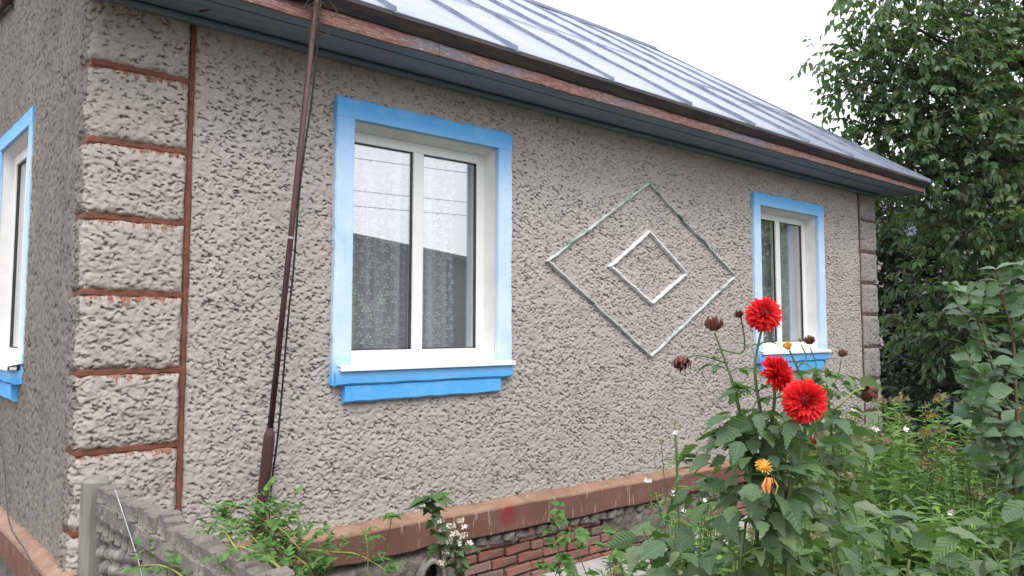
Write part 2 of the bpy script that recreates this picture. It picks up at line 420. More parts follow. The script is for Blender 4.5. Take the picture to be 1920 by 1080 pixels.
M['petal_orange'] = petal_mat('orange_petal', [(.75, .22, .06), (.72, .28, .1)])
M['petal_white'] = petal_mat('white_petal', [(.8, .8, .76), (.75, .75, .68)])
M['petal_cream'] = petal_mat('cream_petal', [(.62, .55, .38), (.7, .64, .48), (.5, .36, .2)])
M['leaf_withered'] = petal_mat('withered_leaf', [(.30, .20, .05), (.22, .17, .05), (.16, .10, .04)], .2)
M['petal_dry'] = petal_mat('dried_petal', [(.10, .035, .022), (.075, .03, .02), (.14, .05, .028)], .1)
M['seed'] = petal_mat('seed_head', [(.16, .15, .07), (.20, .17, .09), (.12, .12, .06)], .1)

# ------------------------------------------------------------------ setting: ground and path
def ground_h(x, y):
    return GZ + .02 * vnoise(x * .7, y * .7, 3)
gx = np.concatenate([np.linspace(-60, -4, 12), np.linspace(-3, 13, 100), np.linspace(14, 60, 12)])
gy = np.concatenate([np.linspace(-60, -7, 12), np.linspace(-6, 6, 80), np.linspace(7, 60, 12)])
X, Y = np.meshgrid(gx, gy, indexing='ij')
Z = ground_h(X, Y); Z[(np.abs(X) > 14) | (np.abs(Y) > 9)] = GZ
def grid_faces(nu, nv):
    i, j = np.meshgrid(np.arange(nu - 1), np.arange(nv - 1), indexing='ij')
    a = i * nv + j
    return np.stack([a, a + nv, a + nv + 1, a + 1], -1).reshape(-1, 4)
g = link('ground', npmesh('ground', np.stack([X, Y, Z], -1).reshape(-1, 3), grid_faces(len(gx), len(gy))), None, M['soil'])
put(g, 'dark garden soil under the plants along the house', 'ground', kind='structure')
b = MB()
px_ = np.linspace(2.35, 6.2, 30)
for i in range(29):
    w0 = .50 + .05 * math.sin(i * 1.7); w1 = .50 + .05 * math.sin((i + 1) * 1.7)
    x0, x1 = px_[i], px_[i + 1]
    b.add([(x0, -.003, -.275), (x1, -.003, -.275), (x1, -w1, -.30), (x0, -w0, -.30), (x0, -w0, -.40), (x1, -w1, -.40)], [(0, 3, 2, 1), (3, 4, 5, 2)])
p = b.build('path', M['path'])
put(p, 'pale grey concrete strip at the foot of the brick base', 'path', kind='structure')

# ------------------------------------------------------------------ house
house = empty('house', (0, 0, -.2), 'single storey roughcast house with blue window trims and a grey metal roof', 'house')
XR = 9.39          # right corner
ZT = 3.37          # wall top under the soffit
def ledge_z(x): return .372 - .013 * x
WINS = [dict(o=(1.418, 0), dx=(1, 0), w=1.507, z0=1.345, z1=3.10),
        dict(o=(6.365, 0), dx=(1, 0), w=1.535, z0=1.345, z1=3.06),
        dict(o=(0, 2.63), dx=(0, -1), w=1.265, z0=1.345, z1=3.06, T=.11, D=-.07, e=.024)]

# thrown plaster: thousands of flicked clots, each with a steep lower lip
def kernels(res, n, Lr, wr, angf, seed):
    r = np.random.default_rng(seed); ks = []
    for i in range(n):
        L = r.uniform(*Lr); w = r.uniform(*wr); a = angf(r)
        R = int(math.ceil((L + w) / res)) + 1
        q = np.arange(-R, R + 1) * res
        xx, zz = np.meshgrid(q, q, indexing='ij')
        u = (xx * math.cos(a) + zz * math.sin(a)) / L
        vv = (-xx * math.sin(a) + zz * math.cos(a)) / w + .45 * u * u * r.uniform(-1, 1)
        f = np.clip((vv + 1) / .28, 0, 1); f = f * f * (3 - 2 * f)
        k = f * np.clip(1 - (vv + .7) / 1.75, 0, 1) * np.clip(1 - u * u, 0, 1) ** .7
        ks.append((R, k))
    return ks
def slit(res, n, angf, seed):
    r = np.random.default_rng(seed); ks = []
    for i in range(n):
        L = r.uniform(.006, .018); w = r.uniform(.0030, .0056); a = angf(r); R_ = int(math.ceil((L + w) / res)) + 1
        q = np.arange(-R_, R_ + 1) * res; xx, zz = np.meshgrid(q, q, indexing='ij')
        u = (xx * math.cos(a) + zz * math.sin(a)) / L; vv = (-xx * math.sin(a) + zz * math.cos(a)) / w + .9 * u * u * r.uniform(-1.5, 1.5)
        ks.append((R_, np.clip(1 - vv * vv, 0, 1) * np.clip(1 - u * u, 0, 1) ** .5))
    return ks
def roughcast(W, H, res, count, ks, seed, amp=(.4, 1.0), slit_kernels=(), slits=0):
    r = np.random.default_rng(seed)
    nx, nz = int(W / res) + 1, int(H / res) + 1
    pad = 24
    A = np.zeros((nx + 2 * pad, nz + 2 * pad))
    xs = r.integers(pad, nx + pad, count); zs = r.integers(pad, nz + pad, count)
    kk = r.integers(0, len(ks), count); am = r.uniform(*amp, count)
    for x, z, k, a in zip(xs, zs, kk, am):
        R, K = ks[k]
        if R > pad: continue
        s = A[x - R:x + R + 1, z - R:z + R + 1]
        np.maximum(s, K * a, out=s)
    for R_, K in [slit_kernels[i] for i in r.integers(0, len(slit_kernels), int(slits * W * H))]:
        x = r.integers(pad, nx + pad); z = r.integers(pad, nz + pad)
        A[x - R_:x + R_ + 1, z - R_:z + R_ + 1] -= K * r.uniform(.35, 1.5)      # gaps torn between clots
    A = A[pad:-pad, pad:-pad]
    u, v = np.meshgrid(np.arange(A.shape[0]) * res, np.arange(A.shape[1]) * res, indexing='ij')
    A = A * (.72 + .42 * vnoise(u * 2.2, v * 2.2, seed + 5, 3))
    return A + .16 * vnoise(u * 45, v * 45, seed, 2) + .22 * vnoise(u * 5, v * 5, seed + 1, 2)
def sample(A, res, u, v):
    fx = np.clip(u / res, 0, A.shape[0] - 1.001); fz = np.clip(v / res, 0, A.shape[1] - 1.001)
    i, j = fx.astype(int), fz.astype(int); a, b_ = fx - i, fz - j
    return (A[i, j] * (1 - a) + A[i + 1, j] * a) * (1 - b_) + (A[i, j + 1] * (1 - a) + A[i + 1, j + 1] * a) * b_

RES = .006
RES = .0045
K1 = kernels(RES, 90, (.005, .017), (.0045, .010), lambda r: r.normal(-.40, .75), 1)
A1 = roughcast(XR, 3.1, RES, 120000, K1, 2, (.0, .34), slit(RES, 90, lambda r: r.normal(-.42, .6), 3), 900)
xs = [0.0]
while xs[-1] < XR:
    d = math.hypot(xs[-1] - CAM.x, 4.5)
    xs.append(xs[-1] + .0053 * (d / 4.7) ** 1.1 if xs[-1] > .45 else xs[-1] + .05)
xs = np.array(xs[:-1] + [XR]); zs = np.arange(.20, ZT + .03, .0057)
X, Z = np.meshgrid(xs, zs, indexing='ij')
h = sample(A1, RES, X, Z - .2)
AMP = .031
h = np.maximum(h, -1.15)
fade = np.clip((X - .52) / .02, 0, 1) * np.clip((8.90 - X) / .02, 0, 1)
V = np.stack([X + .10 * AMP * h * fade, -.012 * fade - AMP * h * fade, Z - .55 * AMP * h * fade], -1).reshape(-1, 3)
F = grid_faces(len(xs), len(zs))
cx = X.ravel()[F].mean(1); cz = Z.ravel()[F].mean(1)
keep = np.ones(len(F), bool)
for w in WINS[:2]:
    keep &= ~((cx > w['o'][0] + .06) & (cx < w['o'][0] + w['w'] - .06) & (cz > w['z0'] - .06) & (cz < w['z1'] - .06))
wall = link('wall', npmesh('wall', V, F[keep]), house, M['stucco'])
wall['label'] = 'long front wall in rough thrown plaster'
# side wall with gable
K2 = kernels(RES, 60, (.010, .024), (.007, .014), lambda r: r.normal(0, .9), 5)
A2 = roughcast(4.0, 4.6, RES, 70000, K2, 6, (.0, .42), slit(RES, 60, lambda r: r.normal(0, 1.0), 4), 1000)
ys = np.concatenate([np.arange(0, 3.4, .011), np.linspace(3.5, 7.86, 12)]); zs = np.arange(.2, 5.2, .0125)
Yg, Zg = np.meshgrid(ys, zs, indexing='ij')
h = sample(A2, RES, np.minimum(Yg, 3.9), Zg - .2)
h = np.maximum(h, -.9); fade = np.clip((Yg - .20) / .03, 0, 1)
V = np.stack([-.012 * fade - .022 * h * fade, Yg, Zg - .012 * h * fade], -1).reshape(-1, 3)
F = grid_faces(len(ys), len(zs))[:, ::-1]
cy = Yg.ravel()[F].mean(1); cz = Zg.ravel()[F].mean(1)
w = WINS[2]
keep = ~((cy < w['o'][1] - .06) & (cy > w['o'][1] - w['w'] + .06) & (cz > w['z0'] - .06) & (cz < w['z1'] - .06))
keep &= cz < 3.45 + .677 * np.minimum(cy, 7.86 - cy)
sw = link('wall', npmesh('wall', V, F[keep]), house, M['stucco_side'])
sw['label'] = 'weathered grey gable wall'
# plain walls behind and the room shell
b = MB()
b.box(XR - .2, XR - .01, .012, 7.8, -.3, ZT); b.box(0.0, XR - .2, 7.6, 7.8, -.3, ZT)
b.add([(XR - .2, 0, ZT), (XR - .2, 7.8, ZT), (XR - .2, 3.9, 6.0), (XR - .01, 0, ZT), (XR - .01, 7.8, ZT), (XR - .01, 3.9, 6.0)], [(0, 2, 1), (3, 4, 5), (0, 3, 5, 2), (1, 2, 5, 4)])
b.build('wall', M['stucco'], house)['label'] = 'plain rear walls'
b = MB()
b.box(.3, XR - .25, 2.2, 2.3, -.2, ZT); b.box(.3, XR - .25, .3, 2.19, .3, .4); b.box(.3, XR - .25, .3, 2.19, 3.2, 3.3)
b.box(4.2, 4.3, .3, 2.19, .41, 3.19)
b.build('interior_wall', M['interior'], house)

# quoin blocks at a corner, each a pillow of rough plaster wrapped round the edge
JZ = [3.006, 2.593, 2.189, 1.787, 1.372, .967, .565]
ZB = [3.385] + JZ + [.27]
K3 = kernels(RES, 80, (.008, .028), (.0055, .013), lambda r: r.normal(-.15, .7), 11)
A3 = roughcast(1.2, 3.3, RES, 19000, K3, 12, (.0, .46), slit(RES, 60, lambda r: r.normal(-.2, .8), 5), 850)
def quoin(side, x_in, z0, z1, off, ds):
    """side=+1: corner at x=0 turning onto the x=0 wall; side=-1: at x=XR"""
    fw = x_in; sd_ = .19; rad = .05
    L = fw + sd_
    s = np.linspace(0, L, int(L / ds)); z = np.linspace(z0, z1, int((z1 - z0) / ds))
    S, Zq = np.meshgrid(s, z, indexing='ij')
    t_ = S - sd_                               # <0 on the side face
    ang = np.clip((t_ + rad) / (2 * rad), 0, 1) * math.pi / 2
    bx = np.where(t_ > rad, t_, np.where(t_ < -rad, 0, rad - rad * np.cos(ang)))
    by = np.where(t_ < -rad, -t_, np.where(t_ > rad, 0, rad - rad * np.sin(ang)))
    nx_, ny_ = -np.cos(ang), -np.sin(ang)
    e = np.minimum(np.minimum(Zq - z0, z1 - Zq) / .05, np.minimum(S / .06, (L - S) / .025))
    e = np.clip(e + .25 * vnoise(S * 22, Zq * 22, int(off * 100) + 3, 2), 0, 1); pil = np.sqrt(1 - (1 - e) ** 2)
    hh = np.maximum(sample(A3, RES, S, Zq - .2), -.9)
    lump = .5 * vnoise(S * 7, Zq * 7, int(off * 77), 3)
    d = -.004 + pil * (.030 + .016 * lump) + .030 * hh * (.25 + .75 * pil)
    Vx = bx + nx_ * d; Vy = by + ny_ * d; Vz = Zq - .017 * hh * pil
    if side < 0: Vx = XR - Vx
    V = np.stack([Vx, Vy, Vz], -1).reshape(-1, 3); F = grid_faces(len(s), len(z))
    me = npmesh('quoin_block', V, F if side > 0 else F[:, ::-1])
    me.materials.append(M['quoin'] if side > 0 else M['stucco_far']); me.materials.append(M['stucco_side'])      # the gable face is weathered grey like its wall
    edge = (S + .035 * vnoise(S * 14, Zq * 14, int(off * 31), 3)).ravel()[F].mean(1)
    me.polygons.foreach_set('material_index', (edge < sd_ - .02).astype(np.int32))
    return me
for k in range(len(ZB) - 1):
    z1, z0 = ZB[k] - (.014 if k else 0), ZB[k + 1] + (.011 if k < len(ZB) - 2 else 0)
    link('quoin_block', quoin(1, .492, z0, z1, k * 1.3 + .2, .0062), house)
    link('quoin_block', quoin(-1, .465, z0, z1, k * 1.7 + .9, .013), house)
# painted joints
def joint(side, z, x_in):
    r = random.Random(int(z * 1000) + side)
    b = MB(); n = 26; prev = None
    path = [(-.004, .185 - .18 * i / 6) for i in range(6)] + [(-.004, .0)] + [(x_in * (i + 1) / 18, -.004) for i in range(18)]
    path[6] = (-.003, -.003)
    vs = []
    for (x, y) in path:
        up, dn = .018 + r.uniform(-.004, .006), .020 + r.uniform(-.003, .012)
        if side < 0: up, dn = up * .6, dn * .6
        q_ = r.uniform(.5, 1.3)
        ox, oy = (-.006 * q_, 0) if y > 0 else (0, -.009 * q_)
        if (x, y) == path[6]: ox, oy = -.005, -.005
        for dz, q in ((up, 0), (up * .5, 1), (-dn * .5, 1), (-dn, 0)):
            X_ = x + ox * q
            vs.append((X_ if side > 0 else XR - X_, y + oy * q, z + dz))
    fs = [(4 * i + k, 4 * i + k + 1, 4 * i + k + 5, 4 * i + k + 4) for i in range(len(path) - 1) for k in range(3)]
    if side < 0: fs = [f[::-1] for f in fs]
    b.add(vs, fs)
    return b.build('painted_joint', M['redbrown'] if side > 0 else M['joint_worn'], house)
for z in JZ:
    joint(1, z, .50); joint(-1, z, .475)
for xc in (.512, 8.905):
    b = MB(); r = random.Random(int(xc * 10)); vs = []; n = 60
    for i in range(n + 1):
        z = ledge_z(xc) - .02 + (ZT - ledge_z(xc)) * i / n
        w = (.017 if xc < 1 else .009) + r.uniform(-.003, .004)
        for q in range(5):
            a = math.pi * q / 4
            vs.append((xc - math.cos(a) * w, -.004 - math.sin(a) * .021, z))
    b.add(vs, [(5 * i + q, 5 * i + q + 1, 5 * i + q + 6, 5 * i + q + 5) for i in range(n) for q in range(4)])
    b.build('painted_strip', M['redbrown'] if xc < 1 else M['joint_worn'], house, True)

# windows, built in local (u along wall, v outwards, z) and turned onto their wall
def window(wd, extra=None):
    ox, oy = wd['o']; dx, dy = wd['dx']
    nv = (dy, -dx)                                  # outward normal
    Mx = Matrix(((dx, nv[0], 0, ox), (dy, nv[1], 0, oy), (0, 0, 1, 0), (0, 0, 0, 1)))
    W, z0, z1 = wd['w'], wd['z0'], wd['z1']
    T = wd.get('T', .132); D = wd.get('D', -.125); e_ = wd.get('e', 0)
    a0, a1, b0, b1 = T, W - T, z0 + .045, z1 - T     # opening
    def fin(b, name, mat, par, smooth=False):
        b.f = [f_[::-1] for f_ in b.f]            # the turn mirrors the winding
        return b.xform(Mx).build(name, mat, par, smooth)
    f = MB()                                        # outer frame
    fw = .072
    zt = b1 - .03
    f.box(a0 - .01, a0 + fw, D - .07, D, b0 - .01, zt, bev=.004); f.box(a1 - fw, a1 + .01, D - .07, D, b0 - .01, zt, bev=.004)
    f.box(a0 + fw, a1 - fw, D - .069, D - .001, zt - fw, zt, bev=.004); f.box(a0 + fw, a1 - fw, D - .069, D - .001, b0 - .01, b0 + fw * .9, bev=.004)
    win = fin(f, 'window', M['white_pvc'], house)
    mid = (a0 + a1) / 2 + .005
    m_ = MB(); m_.box(mid - .044, mid + .044, D - .066, D + .004, b0 + fw * .9, zt - fw, bev=.004); fin(m_, 'mullion', M['white_pvc'], win)
    for (p0, p1) in ((a0 + fw, mid - .044), (mid + .044, a1 - fw)):
        q0, q1 = b0 + fw * .9, zt - fw
        gk = MB(); e = .009
        gk.box(p0, p0 + e, D - .034, D - .012, q0, q1); gk.box(p1 - e, p1, D - .034, D - .012, q0, q1)
        gk.box(p0 + e, p1 - e, D - .033, D - .013, q1 - e, q1); gk.box(p0 + e, p1 - e, D - .033, D - .013, q0, q0 + e)
        fin(gk, 'gasket', M['gasket'], win)
        pa = MB(); pa.box(p0 + .002, p1 - .002, D - .030, D - .022, q0 + .002, q1 - .002); fin(pa, 'pane', M['glass'], win)
    r = MB()                                        # plastered reveal: splayed head, jambs, bottom
    i0, i1 = a0 + .0, a1 - .0
    r.add([(a0, .002, b0 - .05), (a0, .002, b1), (i0 + .004, D - .001, zt - .002), (i0 + .004, D - .001, b0 - .05),
           (a1, .002, b0 - .05), (a1, .002, b1), (i1 - .004, D - .001, zt - .002), (i1 - .004, D - .001, b0 - .05)],
          [(0, 3, 2, 1), (4, 5, 6, 7), (1, 2, 6, 5), (0, 4, 7, 3)])
    # wall core round the opening, behind the reveal
    r.box(a0 - .09, a0 - .004, -.28, -.02, b0 - .1, b1 + .09); r.box(a1 + .004, a1 + .09, -.28, -.02, b0 - .1, b1 + .09)
    r.box(a0 - .004, a1 + .004, -.28, -.02, b1 + .004, b1 + .09); r.box(a0 - .004, a1 + .004, -.28, -.02, b0 - .1, b0 - .052)
    fin(r, 'reveal', M['reveal'], win)
    # painted plaster band: head and two jambs, wavy outer edge
    rr = random.Random(int(W * 1000 + ox * 10))
    def band(u0, u1, za, zb, mat, nm, vertical, outer):
        n = 26; vs = []
        for i in range(n + 1):
            t_ = i / n; wob = rr.uniform(-.005, .005)
            if vertical:
                z = za + (zb - za) * t_; l, r_ = (u0 + wob, u1) if outer == 0 else (u0, u1 + wob)
                il, ir = (-.03, .004) if outer == 0 else (.004, -.03)
                row = [(l, il, z), (l, .042 - e_, z), (l + .008, .050 - e_, z), (r_ - .006, .050 - e_, z), (r_, .044 - e_, z), (r_, ir, z)]
            else:
                u = u0 + (u1 - u0) * t_; zz = zb + wob
                row = [(u, -.03, zz), (u, .042 - e_, zz), (u, .050 - e_, zz - .008), (u, .050 - e_, za + .002), (u, .048 - e_, za), (u, .004, za)]
            vs += row
        fs = [(6 * i + k, 6 * i + k + 1, 6 * i + k + 7, 6 * i + k + 6) for i in range(n) for k in range(5)]
        fs += [tuple(range(6)), tuple(6 * n + k for k in range(6))]
        b = MB(); b.add(vs, fs); fin(b, nm, mat, win)
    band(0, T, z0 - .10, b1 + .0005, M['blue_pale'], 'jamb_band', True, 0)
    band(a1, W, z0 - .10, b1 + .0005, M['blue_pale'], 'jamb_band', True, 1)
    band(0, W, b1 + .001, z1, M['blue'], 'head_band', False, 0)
    s = MB()                                        # white sill with a dropped front edge
    s.add([(a0 - .10, D + .003, b0 + .006), (a1 + .12, D + .003, b0 + .006), (a1 + .125, .10, b0 - .030), (a0 - .105, .10, b0 - .030),
           (a1 + .125, .102, b0 - .058), (a0 - .105, .102, b0 - .058), (a1 + .12, .09, b0 - .058), (a0 - .10, .09, b0 - .058)],
          [(0, 3, 2, 1), (3, 5, 4, 2), (5, 7, 6, 4)])
    s.box(a0 - .10, a1 + .12, .051, .09, b0 - .055, b0 - .035)
    fin(s, 'sill', M['sill'], win)
    for (u0, u1, za, zb, d) in ((.008, W - .012, z0 - .105, b0 - .060, .078), (.085, W - .115, z0 - .215, z0 - .107, .058)):
        n = 14; vs = []
        for i in range(n + 1):
            u = u0 + (u1 - u0) * i / n; q = rr.uniform(-.004, .004)
            vs += [(u, -.02, zb), (u, d - .006, zb), (u, d, zb - .008), (u, d - .004, za + .012 + q), (u, d - .016, za + q), (u, -.02, za + q)]
        fs = [(6 * i + k, 6 * i + k + 1, 6 * i + k + 7, 6 * i + k + 6) for i in range(n) for k in range(5)]
        fs += [tuple(range(6)), tuple(6 * n + k for k in range(6))]
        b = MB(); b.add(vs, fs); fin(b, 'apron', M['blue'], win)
    return Mx, a0 + fw, a1 - fw, mid, b0, zt, D
WI = [window(w) for w in WINS]

# plaster diamonds between the two windows
def diamond(pts, width, mat, depth, label):
    P = [Vector((x, 0, z)) for x, z in pts]
    b = MB(); r = random.Random(len(label))
    cen = sum(P, Vector()) / 4
    for i in range(4):
        a, c = P[i], P[(i + 1) % 4]
        n = 24; d = (c - a); nrm = Vector((-d.z, 0, d.x)).normalized()
        if nrm.dot(cen - a) < 0: nrm = -nrm
        vs = []
        for k in range(n + 1):
            t_ = k / n
            p = a + d * t_ + nrm * r.uniform(-.004, .004); w = width * r.uniform(.8, 1.15)
            q = w if 0 < k < n else w
            A_, B_ = p, p + nrm * q
            if k == 0: B_ = a + (cen - a).normalized() * width * 1.41
            if k == n: B_ = c + (cen - c).normalized() * width * 1.41
            vs += [(A_.x, -.01, A_.z), (A_.x * .8 + B_.x * .2, -depth, A_.z * .8 + B_.z * .2), (A_.x * .2 + B_.x * .8, -depth, A_.z * .2 + B_.z * .8), (B_.x, -.01, B_.z)]
        b.add(vs, [(4 * k + q, 4 * k + q + 1, 4 * k + q + 5, 4 * k + q + 4) for k in range(n) for q in range(3)])
    o = b.build('diamond_moulding', mat, house, True); o['label'] = label
diamond([(4.621, 2.942), (6.031, 2.142), (4.622, 1.339), (3.311, 2.139)], .020, M['palegreen'], .042, 'large pale green diamond outline')
diamond([(4.621, 2.499), (5.205, 2.130), (4.646, 1.812), (4.053, 2.136)], .029, M['whitepaint'], .044, 'small white diamond outline')

# ledge over the base, on both walls
b = MB(); n = 70; vs = []; r = random.Random(4)
for i in range(n + 1):
    x = -.02 + (XR + .04) * i / n; z = ledge_z(x) + .006 * math.sin(i * .9) * r.random()
    q = r.uniform(-.006, .006); y0 = -.11 if x > .55 else -.09
    vs += [(x, .01, z + .012), (x, -.03, z + .010), (x, y0 + .008, z - .030), (x, y0, z - .04), (x, y0 + .004, z - .205 + q), (x, y0 + .012, z - .215 + q), (x, .03, z - .22 + q)]
fs = [(7 * i + k, 7 * i + k + 1, 7 * i + k + 8, 7 * i + k + 7) for i in range(n) for k in range(6)] + [tuple(range(7)), tuple(7 * n + k for k in range(7))]
b.add(vs, fs); b.build('plinth_ledge', M['ledge'], house)
b = MB(); vs = []
for i in range(41):
    y = -.10 + 7.9 * i / 40; z = .37 + r.uniform(-.006, .006); q = r.uniform(-.008, .008)
    vs += [(.01, y, z + .014), (-.03, y, z + .010), (-.082, y, z - .03), (-.09, y, z - .04), (-.086, y, z - .20 + q), (-.07, y, z - .21 + q), (.03, y, z - .215 + q)]
fs = [(7 * i + k, 7 * i + k + 7, 7 * i + k + 8, 7 * i + k + 1) for i in range(40) for k in range(6)] + [tuple(range(7)), tuple(280 + k for k in range(7))]
b.add(vs, fs); b.build('plinth_ledge', M['ledge'], house)['label'] = 'ledge along the gable wall with chipped paint'
# base: mortar core, bricks, header teeth under the ledge, smears of old render
fd = MB(); fd.box(.02, XR - .02, -.004, .3, -.6, .36); fd.box(-.004, .3, .31, 7.8, -.6, .36)
base = fd.build('foundation', M['mortar'], house)
bm = []
for k in range(5):
    b = MB(); b.box(-.122, .122, -.03, .03, -.031, .031, j=.005, bev=.007); bm.append(raw('brick', b.v, b.f)); bm[-1].materials.append(M['brick'])
for k in range(3):
    b = MB(); b.box(-.057, .057, -.03, .03, -.031, .031, j=.005, bev=.007); bm.append(raw('brick', b.v, b.f)); bm[-1].materials.append(M['brick'])
def brick(x, y, z, me):
    o = bpy.data.objects.new('brick', me); COL.objects.link(o)
    o.location = (x, y, z); o.rotation_euler = (r.uniform(-.03, .03), r.uniform(-.03, .03), r.uniform(-.05, .05))
    o.parent = base; o.matrix_parent_inverse = world_of(base).inverted()
for row in range(6):
    z = .045 - .077 * row
    x = 1.55 + (.13 if row % 2 else 0)
    while x < 6.6:
        short = r.random() < .22
        w = .122 if short else .252
        zz = z - .013 * (x - 2)
        if not (row == 0 and r.random() < .25) and not (abs(x - 2.15) < .24 and row < 3):
            brick(x + w / 2, -.014 + r.uniform(-.014, .010), zz, bm[r.randrange(5, 8) if short else r.randrange(5)])
        x += w + .012
# header teeth
x = 2.5; tm = []
for k in range(4):
    b = MB(); b.box(-.05, .05, -.035, .035, -.033, .033, j=.010, bev=.012); me = raw('header_lump', b.v, b.f); me.materials.append(M['mortar']); tm.append(me)
while x < 7.5:
    z = ledge_z(x) - .262
    red = r.random() < .2
    o = bpy.data.objects.new('brick' if red else 'header_lump', bm[5 + r.randrange(3)] if red else tm[r.randrange(4)]); COL.objects.link(o)
    o.location = (x, -.040 + r.uniform(-.01, .01), z + r.uniform(-.008, .006)); o.rotation_euler = (r.uniform(-.1, .1), r.uniform(-.15, .15), r.uniform(-.1, .1))
    if red: o.scale = (.5, 1, 1)
    o.parent = base; o.matrix_parent_inverse = world_of(base).inverted()
    x += r.uniform(.10, .15)
def patch(x0, x1, z0, z1, seed, dep=.045):
    nx, nz = int((x1 - x0) / .018), int((z1 - z0) / .018)
    X, Z = np.meshgrid(np.linspace(x0, x1, nx), np.linspace(z0, z1, nz), indexing='ij')
    e = np.minimum(np.minimum(X - x0, x1 - X) / (.25 * (x1 - x0)), np.minimum(Z - z0, z1 - Z) / (.3 * (z1 - z0)))
    d = np.clip(e + .5 * vnoise(X * 6, Z * 6, seed, 3), -.4, 1) * dep + .022 * vnoise(X * 25, Z * 25, seed + 1, 2)
    V = np.stack([X, -.025 - d, Z], -1).reshape(-1, 3)
    o = link('render_patch', npmesh('render_patch', V, grid_faces(nx, nz)), base, M['mortar'])
patch(3.95, 5.8, -.24, .09, 21); patch(1.2, 2.35, -.12, .13, 22, .05); patch(2.5, 3.3, -.0, .09, 23, .03)
# outlet pipe in the base
b = MB(); n = 20; vs = []; fs = []
prof = [(.105, .02), (.105, -.13), (.100, -.135), (.085, -.135), (.080, -.13), (.080, .06)]
for (rr_, yy) in prof:
    for k in range(n):
        a = 2 * math.pi * k / n; vs.append((2.15 + rr_ * math.cos(a), yy, -.065 + rr_ * 1.15 * math.sin(a)))
fs = [(i * n + k, i * n + (k + 1) % n, (i + 1) * n + (k + 1) % n, (i + 1) * n + k) for i in range(len(prof) - 1) for k in range(n)]
b.add(vs, fs); op = b.build('outlet_pipe', M['pipe_grey'], house, True)
b = MB(); b.add([(2.15 + .079 * math.cos(2 * math.pi * k / n), -.06, -.065 + .09 * math.sin(2 * math.pi * k / n)) for k in range(n)], [tuple(range(n))]); b.build('pipe_bore', M['pipe_in'], op)  # near-black disc stands in for the shade inside the pipe

# roof: sheet by sheet between standing seams
SL = (6.53 - 3.53) / (3.93 + .56)
EY, EZ, RY = -.56, 3.525, 3.93
seams = [-.4, .51, 1.51, 2.51, 3.51, 4.54, 5.55, 6.60, 7.6, 8.65, 9.80]
def rz(y): return EZ + (y - EY) * SL
b = MB(); b.box(-.4, 9.8, RY - .09, RY + .09, rz(RY) - .05, rz(RY) + .012, bev=.01)
roof = b.build('roof', M['zinc'], house); roof['label'] = 'grey standing seam metal roof'
for k in range(len(seams) - 1):
    nx, ny = 9, 40
    u = np.linspace(seams[k], seams[k + 1], nx); q = np.linspace(EY, RY, ny)
    X, Y = np.meshgrid(u, q, indexing='ij')
    Z = rz(Y) + .010 * vnoise(X * 1.3 + k * 3, Y * .9 + k, 30 + k, 2) + .006 * vnoise(X * 4, Y * 2, 60 + k, 1)
    Z[:, 0] -= .010; Z[:, 0] += .004 * vnoise(X[:, 0] * 2.2, X[:, 0] * 0, 5, 2)
    V = np.stack([X, Y, Z], -1).reshape(-1, 3); F = grid_faces(nx, ny)
    lo = V + np.array([0, .002, -.012])                     # the sheet's own thickness with a dark underside
    e0 = np.array([[i * ny, (i + 1) * ny, (i + 1) * ny + len(V), i * ny + len(V)] for i in range(nx - 1)])[:, ::-1]
    F2 = np.concatenate([F, F[:, ::-1] + len(V), e0])
    link('roof_panel', npmesh('roof_panel', np.concatenate([V, lo]), F2), roof, M['zinc'])
    # cross folds
    rr = random.Random(k)
    for yy in (1.3 + rr.uniform(-.5, .5),):
        b = MB(); a, c = seams[k] + .02, seams[k + 1] - .02; nn = 6
        vs = []
        for i in range(nn + 1):
            x = a + (c - a) * i / nn; y = yy + rr.uniform(-.004, .004)
            vs += [(x, y - .010, rz(y - .01) + .004), (x, y - .006, rz(y) + .013), (x, y + .008, rz(y) + .011), (x, y + .012, rz(y + .012) + .004)]
        b.add(vs, [(4 * i + j, 4 * i + j + 4, 4 * i + j + 5, 4 * i + j + 1) for i in range(nn) for j in range(3)])
        b.build('cross_fold', M['zinc'], roof)
for x in seams:
    b = MB(); nn = 24; vs = []; rr = random.Random(int(x * 100))
    for i in range(nn + 1):
        y = EY - .012 + (RY - EY + .01) * i / nn; xx = x + rr.uniform(-.006, .006); hh = .032 + rr.uniform(-.004, .004)
        if i in (7, 15): hh += .010
        vs += [(xx - .010, y, rz(y) - .008), (xx - .006, y, rz(y) + hh), (xx + .006, y, rz(y) + hh), (xx + .010, y, rz(y) - .008)]
    b.add(vs, [(4 * i + j, 4 * i + j + 4, 4 * i + j + 5, 4 * i + j + 1) for i in range(nn) for j in range(3)] + [(0, 1, 2, 3)])
    b.build('standing_seam', M['zinc_dark'], roof)
b = MB()                                     # back slope and the right hand verge board
b.add([(-.4, RY, rz(RY)), (9.8, RY, rz(RY)), (9.8, 8.4, EZ), (-.4, 8.4, EZ)], [(0, 1, 2, 3)])
b.build('roof_panel', M['zinc'], roof)['label'] = 'rear roof slope'
for xv in (9.76, -.39):
    b = MB(); b.add([(xv, EY + .06, EZ - .17), (xv + .025, EY + .06, EZ - .17), (xv + .025, EY + .06, EZ - .005), (xv, EY + .06, EZ - .005),
                     (xv, RY, rz(RY) - .2), (xv + .025, RY, rz(RY) - .2), (xv + .025, RY, rz(RY) - .02), (xv, RY, rz(RY) - .02)],
                    [(0, 3, 2, 1), (4, 5, 6, 7), (0, 1, 5, 4), (2, 3, 7, 6), (0, 4, 7, 3), (1, 2, 6, 5)])
    b.build('verge_board', M['soffit'], roof)
